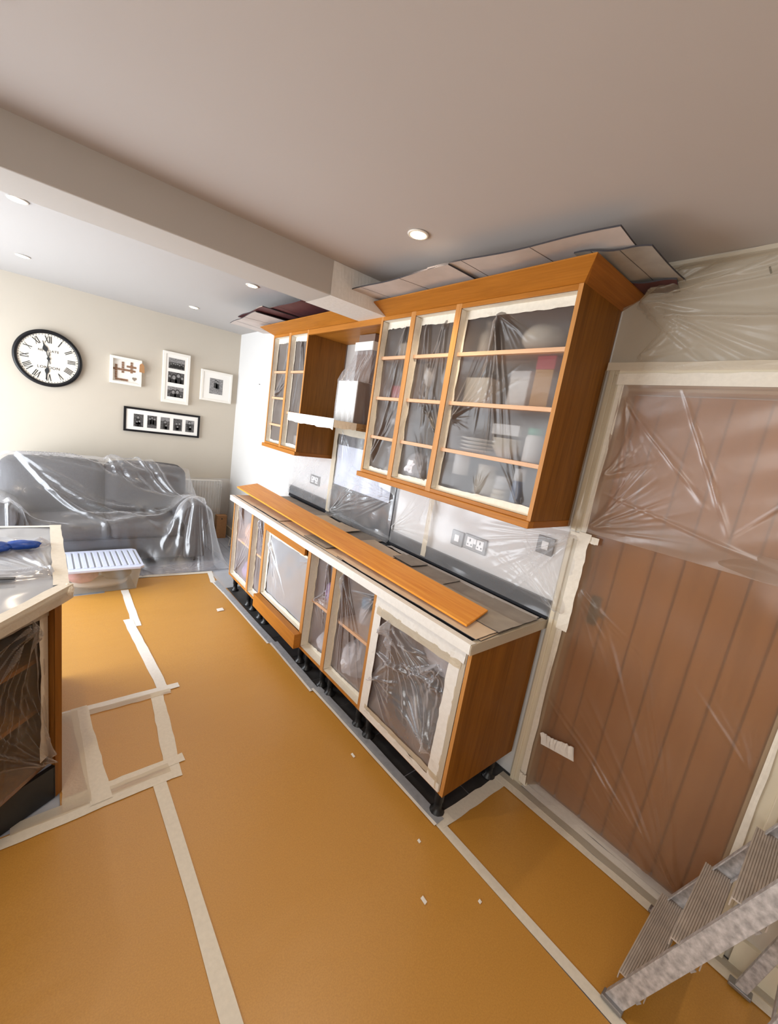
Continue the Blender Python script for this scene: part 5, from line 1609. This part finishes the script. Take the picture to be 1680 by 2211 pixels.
# ------------------------------------------------------------------ picture frames
def frame(x0, x1, z0, z1, bw, depth, mat, label, rebate=0.008):
    t = thing('picture_frame', label, 'picture frame', ((x0 + x1) / 2, YB - depth / 2, z0), 'picture frames on the sofa wall')
    y0, y1 = YB - depth, YB - 0.001
    f = B().box(x0, x1, y0, y1, z1 - bw, z1).box(x0, x1, y0, y1, z0, z0 + bw).box(x0, x0 + bw, y0, y1, z0 + bw, z1 - bw).box(x1 - bw, x1, y0, y1, z0 + bw, z1 - bw)
    part('frame', f, mat, t, bev=0.0015)
    part('mount', B().box(x0 + bw, x1 - bw, y0 + rebate, y0 + rebate + 0.002, z0 + bw, z1 - bw), 'mount', t)
    return t, y0 + rebate


def disc(b, x, z, rx, rz, y, n=14):
    vv = [(x + rx * math.cos(2 * PI * k / n), y, z + rz * math.sin(2 * PI * k / n)) for k in range(n)]
    vv += [(a, y - 0.0003, c) for a, _, c in vv]
    b.add(vv, [tuple(range(n)), tuple(range(2 * n - 1, n - 1, -1))] + [(i, n + i, n + (i + 1) % n, (i + 1) % n) for i in range(n)])


def photo(t, x0, x1, z0, z1, y, folk, bg='photo_mid', sky=0.0):
    """flat black and white print; folk: (u, height fraction, size, dark)"""
    p = part('photo', B().box(x0, x1, y - 0.0012, y - 0.0002, z0, z1), bg, t)
    w, h = x1 - x0, z1 - z0
    if sky:
        part('pale_sky', B().box(x0, x1, y - 0.0015, y - 0.0012, z1 - h * sky, z1), 'photo_sky', p)
    body, face, hair = B(), B(), B()
    for (u, top, s, dark) in folk:
        x = x0 + u * w
        z = z0 + top * h
        r = s * h
        zb = max(z0 + 0.001, z - r * 5.0)
        hw = min(r * 1.5, x - x0 - 0.0005, x1 - x - 0.0005)
        if hw > 0.002:
            body.add([(x - hw, y - 0.0016, zb), (x + hw, y - 0.0016, zb), (x + hw * 0.8, y - 0.0016, z - r * 0.9), (x - hw * 0.8, y - 0.0016, z - r * 0.9)], [(0, 1, 2, 3)])
        disc(hair, x, z + r * 0.15, r * 0.95, r * 1.1, y - 0.0017)
        disc(face, x, z - r * 0.15, r * 0.7, r * 0.85, y - 0.0021)
    if body.v:
        part('figure', body, 'photo_dark', p)
    part('hair', hair, 'photo_dark', p)
    part('face', face, 'photo_light', p)


# crossword box frame
t, yy = frame(-1.352, -1.062, 1.742, 2.022, 0.026, 0.045, 'white_frame', 'white box frame holding brown letter tiles in crossword pattern', 0.036)
rows_ = [(-1.325, -1.10, 1.895, 9, 0), (-1.305, 0, 1.93, 0, 6), (-1.30, -1.20, 1.79, 5, 0), (-1.245, 0, 1.965, 0, 5), (-1.165, 0, 1.975, 0, 5), (-1.20, -1.12, 1.935, 4, 0)]
S_ = 0.020
for (xa, xb, z, nh, nv_) in rows_:
    for k in range(nh):
        part('letter_tile', B().box(xa + k * 0.0235, xa + k * 0.0235 + S_, yy - 0.005, yy, z - S_ / 2, z + S_ / 2), 'tile_wood', t)
    for k in range(nv_):
        part('letter_tile', B().box(xa, xa + S_, yy - 0.0062, yy, z - k * 0.0235 - S_ / 2, z - k * 0.0235 + S_ / 2), 'tile_wood', t)
hp = []
for k in range(28):
    a = 2 * PI * k / 28
    hp.append((-1.125 + 0.00135 * 16 * math.sin(a) ** 3, 1.815 + 0.00135 * (13 * math.cos(a) - 5 * math.cos(2 * a) - 2 * math.cos(3 * a) - math.cos(4 * a))))
part('heart', B().extrude([(x, yy - 0.006, z) for x, z in hp], (0, 0.006, 0), None), 'heart_wood', t)
tg = thing('gift_tag', 'brown paper tag hanging on the corner of the white box frame', 'tag', (-1.063, YB - 0.05, 1.9), None)
part('tag', B().extrude([(x, YB - 0.051, z) for x, z in ((-1.088, 1.90), (-1.036, 1.895), (-1.042, 1.972), (-1.062, 1.995), (-1.085, 1.976))], (0, 0.003, 0), None), 'tag_wood', tg)
part('string', B().tube([(-1.063, YB - 0.0495, 1.985), (-1.068, YB - 0.0475, 2.018)], 0.0015, 5), 'white_plastic', tg)
# tall three photo frame
t, yy = frame(-0.857, -0.575, 1.620, 2.185, 0.030, 0.040, 'white_frame', 'tall white frame with three black and white photos')
photo(t, -0.800, -0.632, 2.005, 2.120, yy, [(0.15, .42, .07, 1), (.3, .5, .08, 1), (.42, .45, .07, 1), (.55, .5, .08, 1), (.68, .42, .07, 1), (.8, .52, .08, 1), (.9, .4, .06, 1)], sky=0.4)
photo(t, -0.800, -0.632, 1.848, 1.968, yy, [(.1, .6, .14, 1), (.36, .55, .22, 1), (.64, .75, .20, 1), (.88, .55, .15, 1)])
photo(t, -0.800, -0.632, 1.690, 1.806, yy, [(.36, .5, .20, 1), (.62, .55, .20, 1), (.84, .2, .10, 1)], sky=0.35)
# small square frame
t, yy = frame(-0.445, -0.080, 1.713, 2.070, 0.024, 0.040, 'white_frame', 'small square white frame with one photo of a standing couple')
photo(t, -0.345, -0.190, 1.802, 1.985, yy, [(.46, .82, .085, 1), (.60, .76, .08, 1)], bg='photo_sky')
# long black frame
t, yy = frame(-1.216, -0.428, 1.247, 1.514, 0.022, 0.030, 'rim_black', 'long black frame with five small black and white photos')
FK = [[(.45, .75, .11, 1), (.6, .45, .09, 1), (.35, .4, .08, 1)], [(.25, .75, .10, 1), (.5, .82, .10, 1), (.75, .75, .10, 1)], [(.5, .62, .11, 1), (.62, .35, .08, 1)],
      [(.38, .6, .10, 1), (.68, .62, .10, 1), (.5, .35, .08, 1)], [(.45, .78, .12, 1), (.55, .45, .08, 1)]]
for k in range(5):
    x = -1.122 + k * 0.134
    photo(t, x, x + 0.096, 1.305, 1.445, yy, FK[k], sky=0.3 if k in (2, 4) else 0)
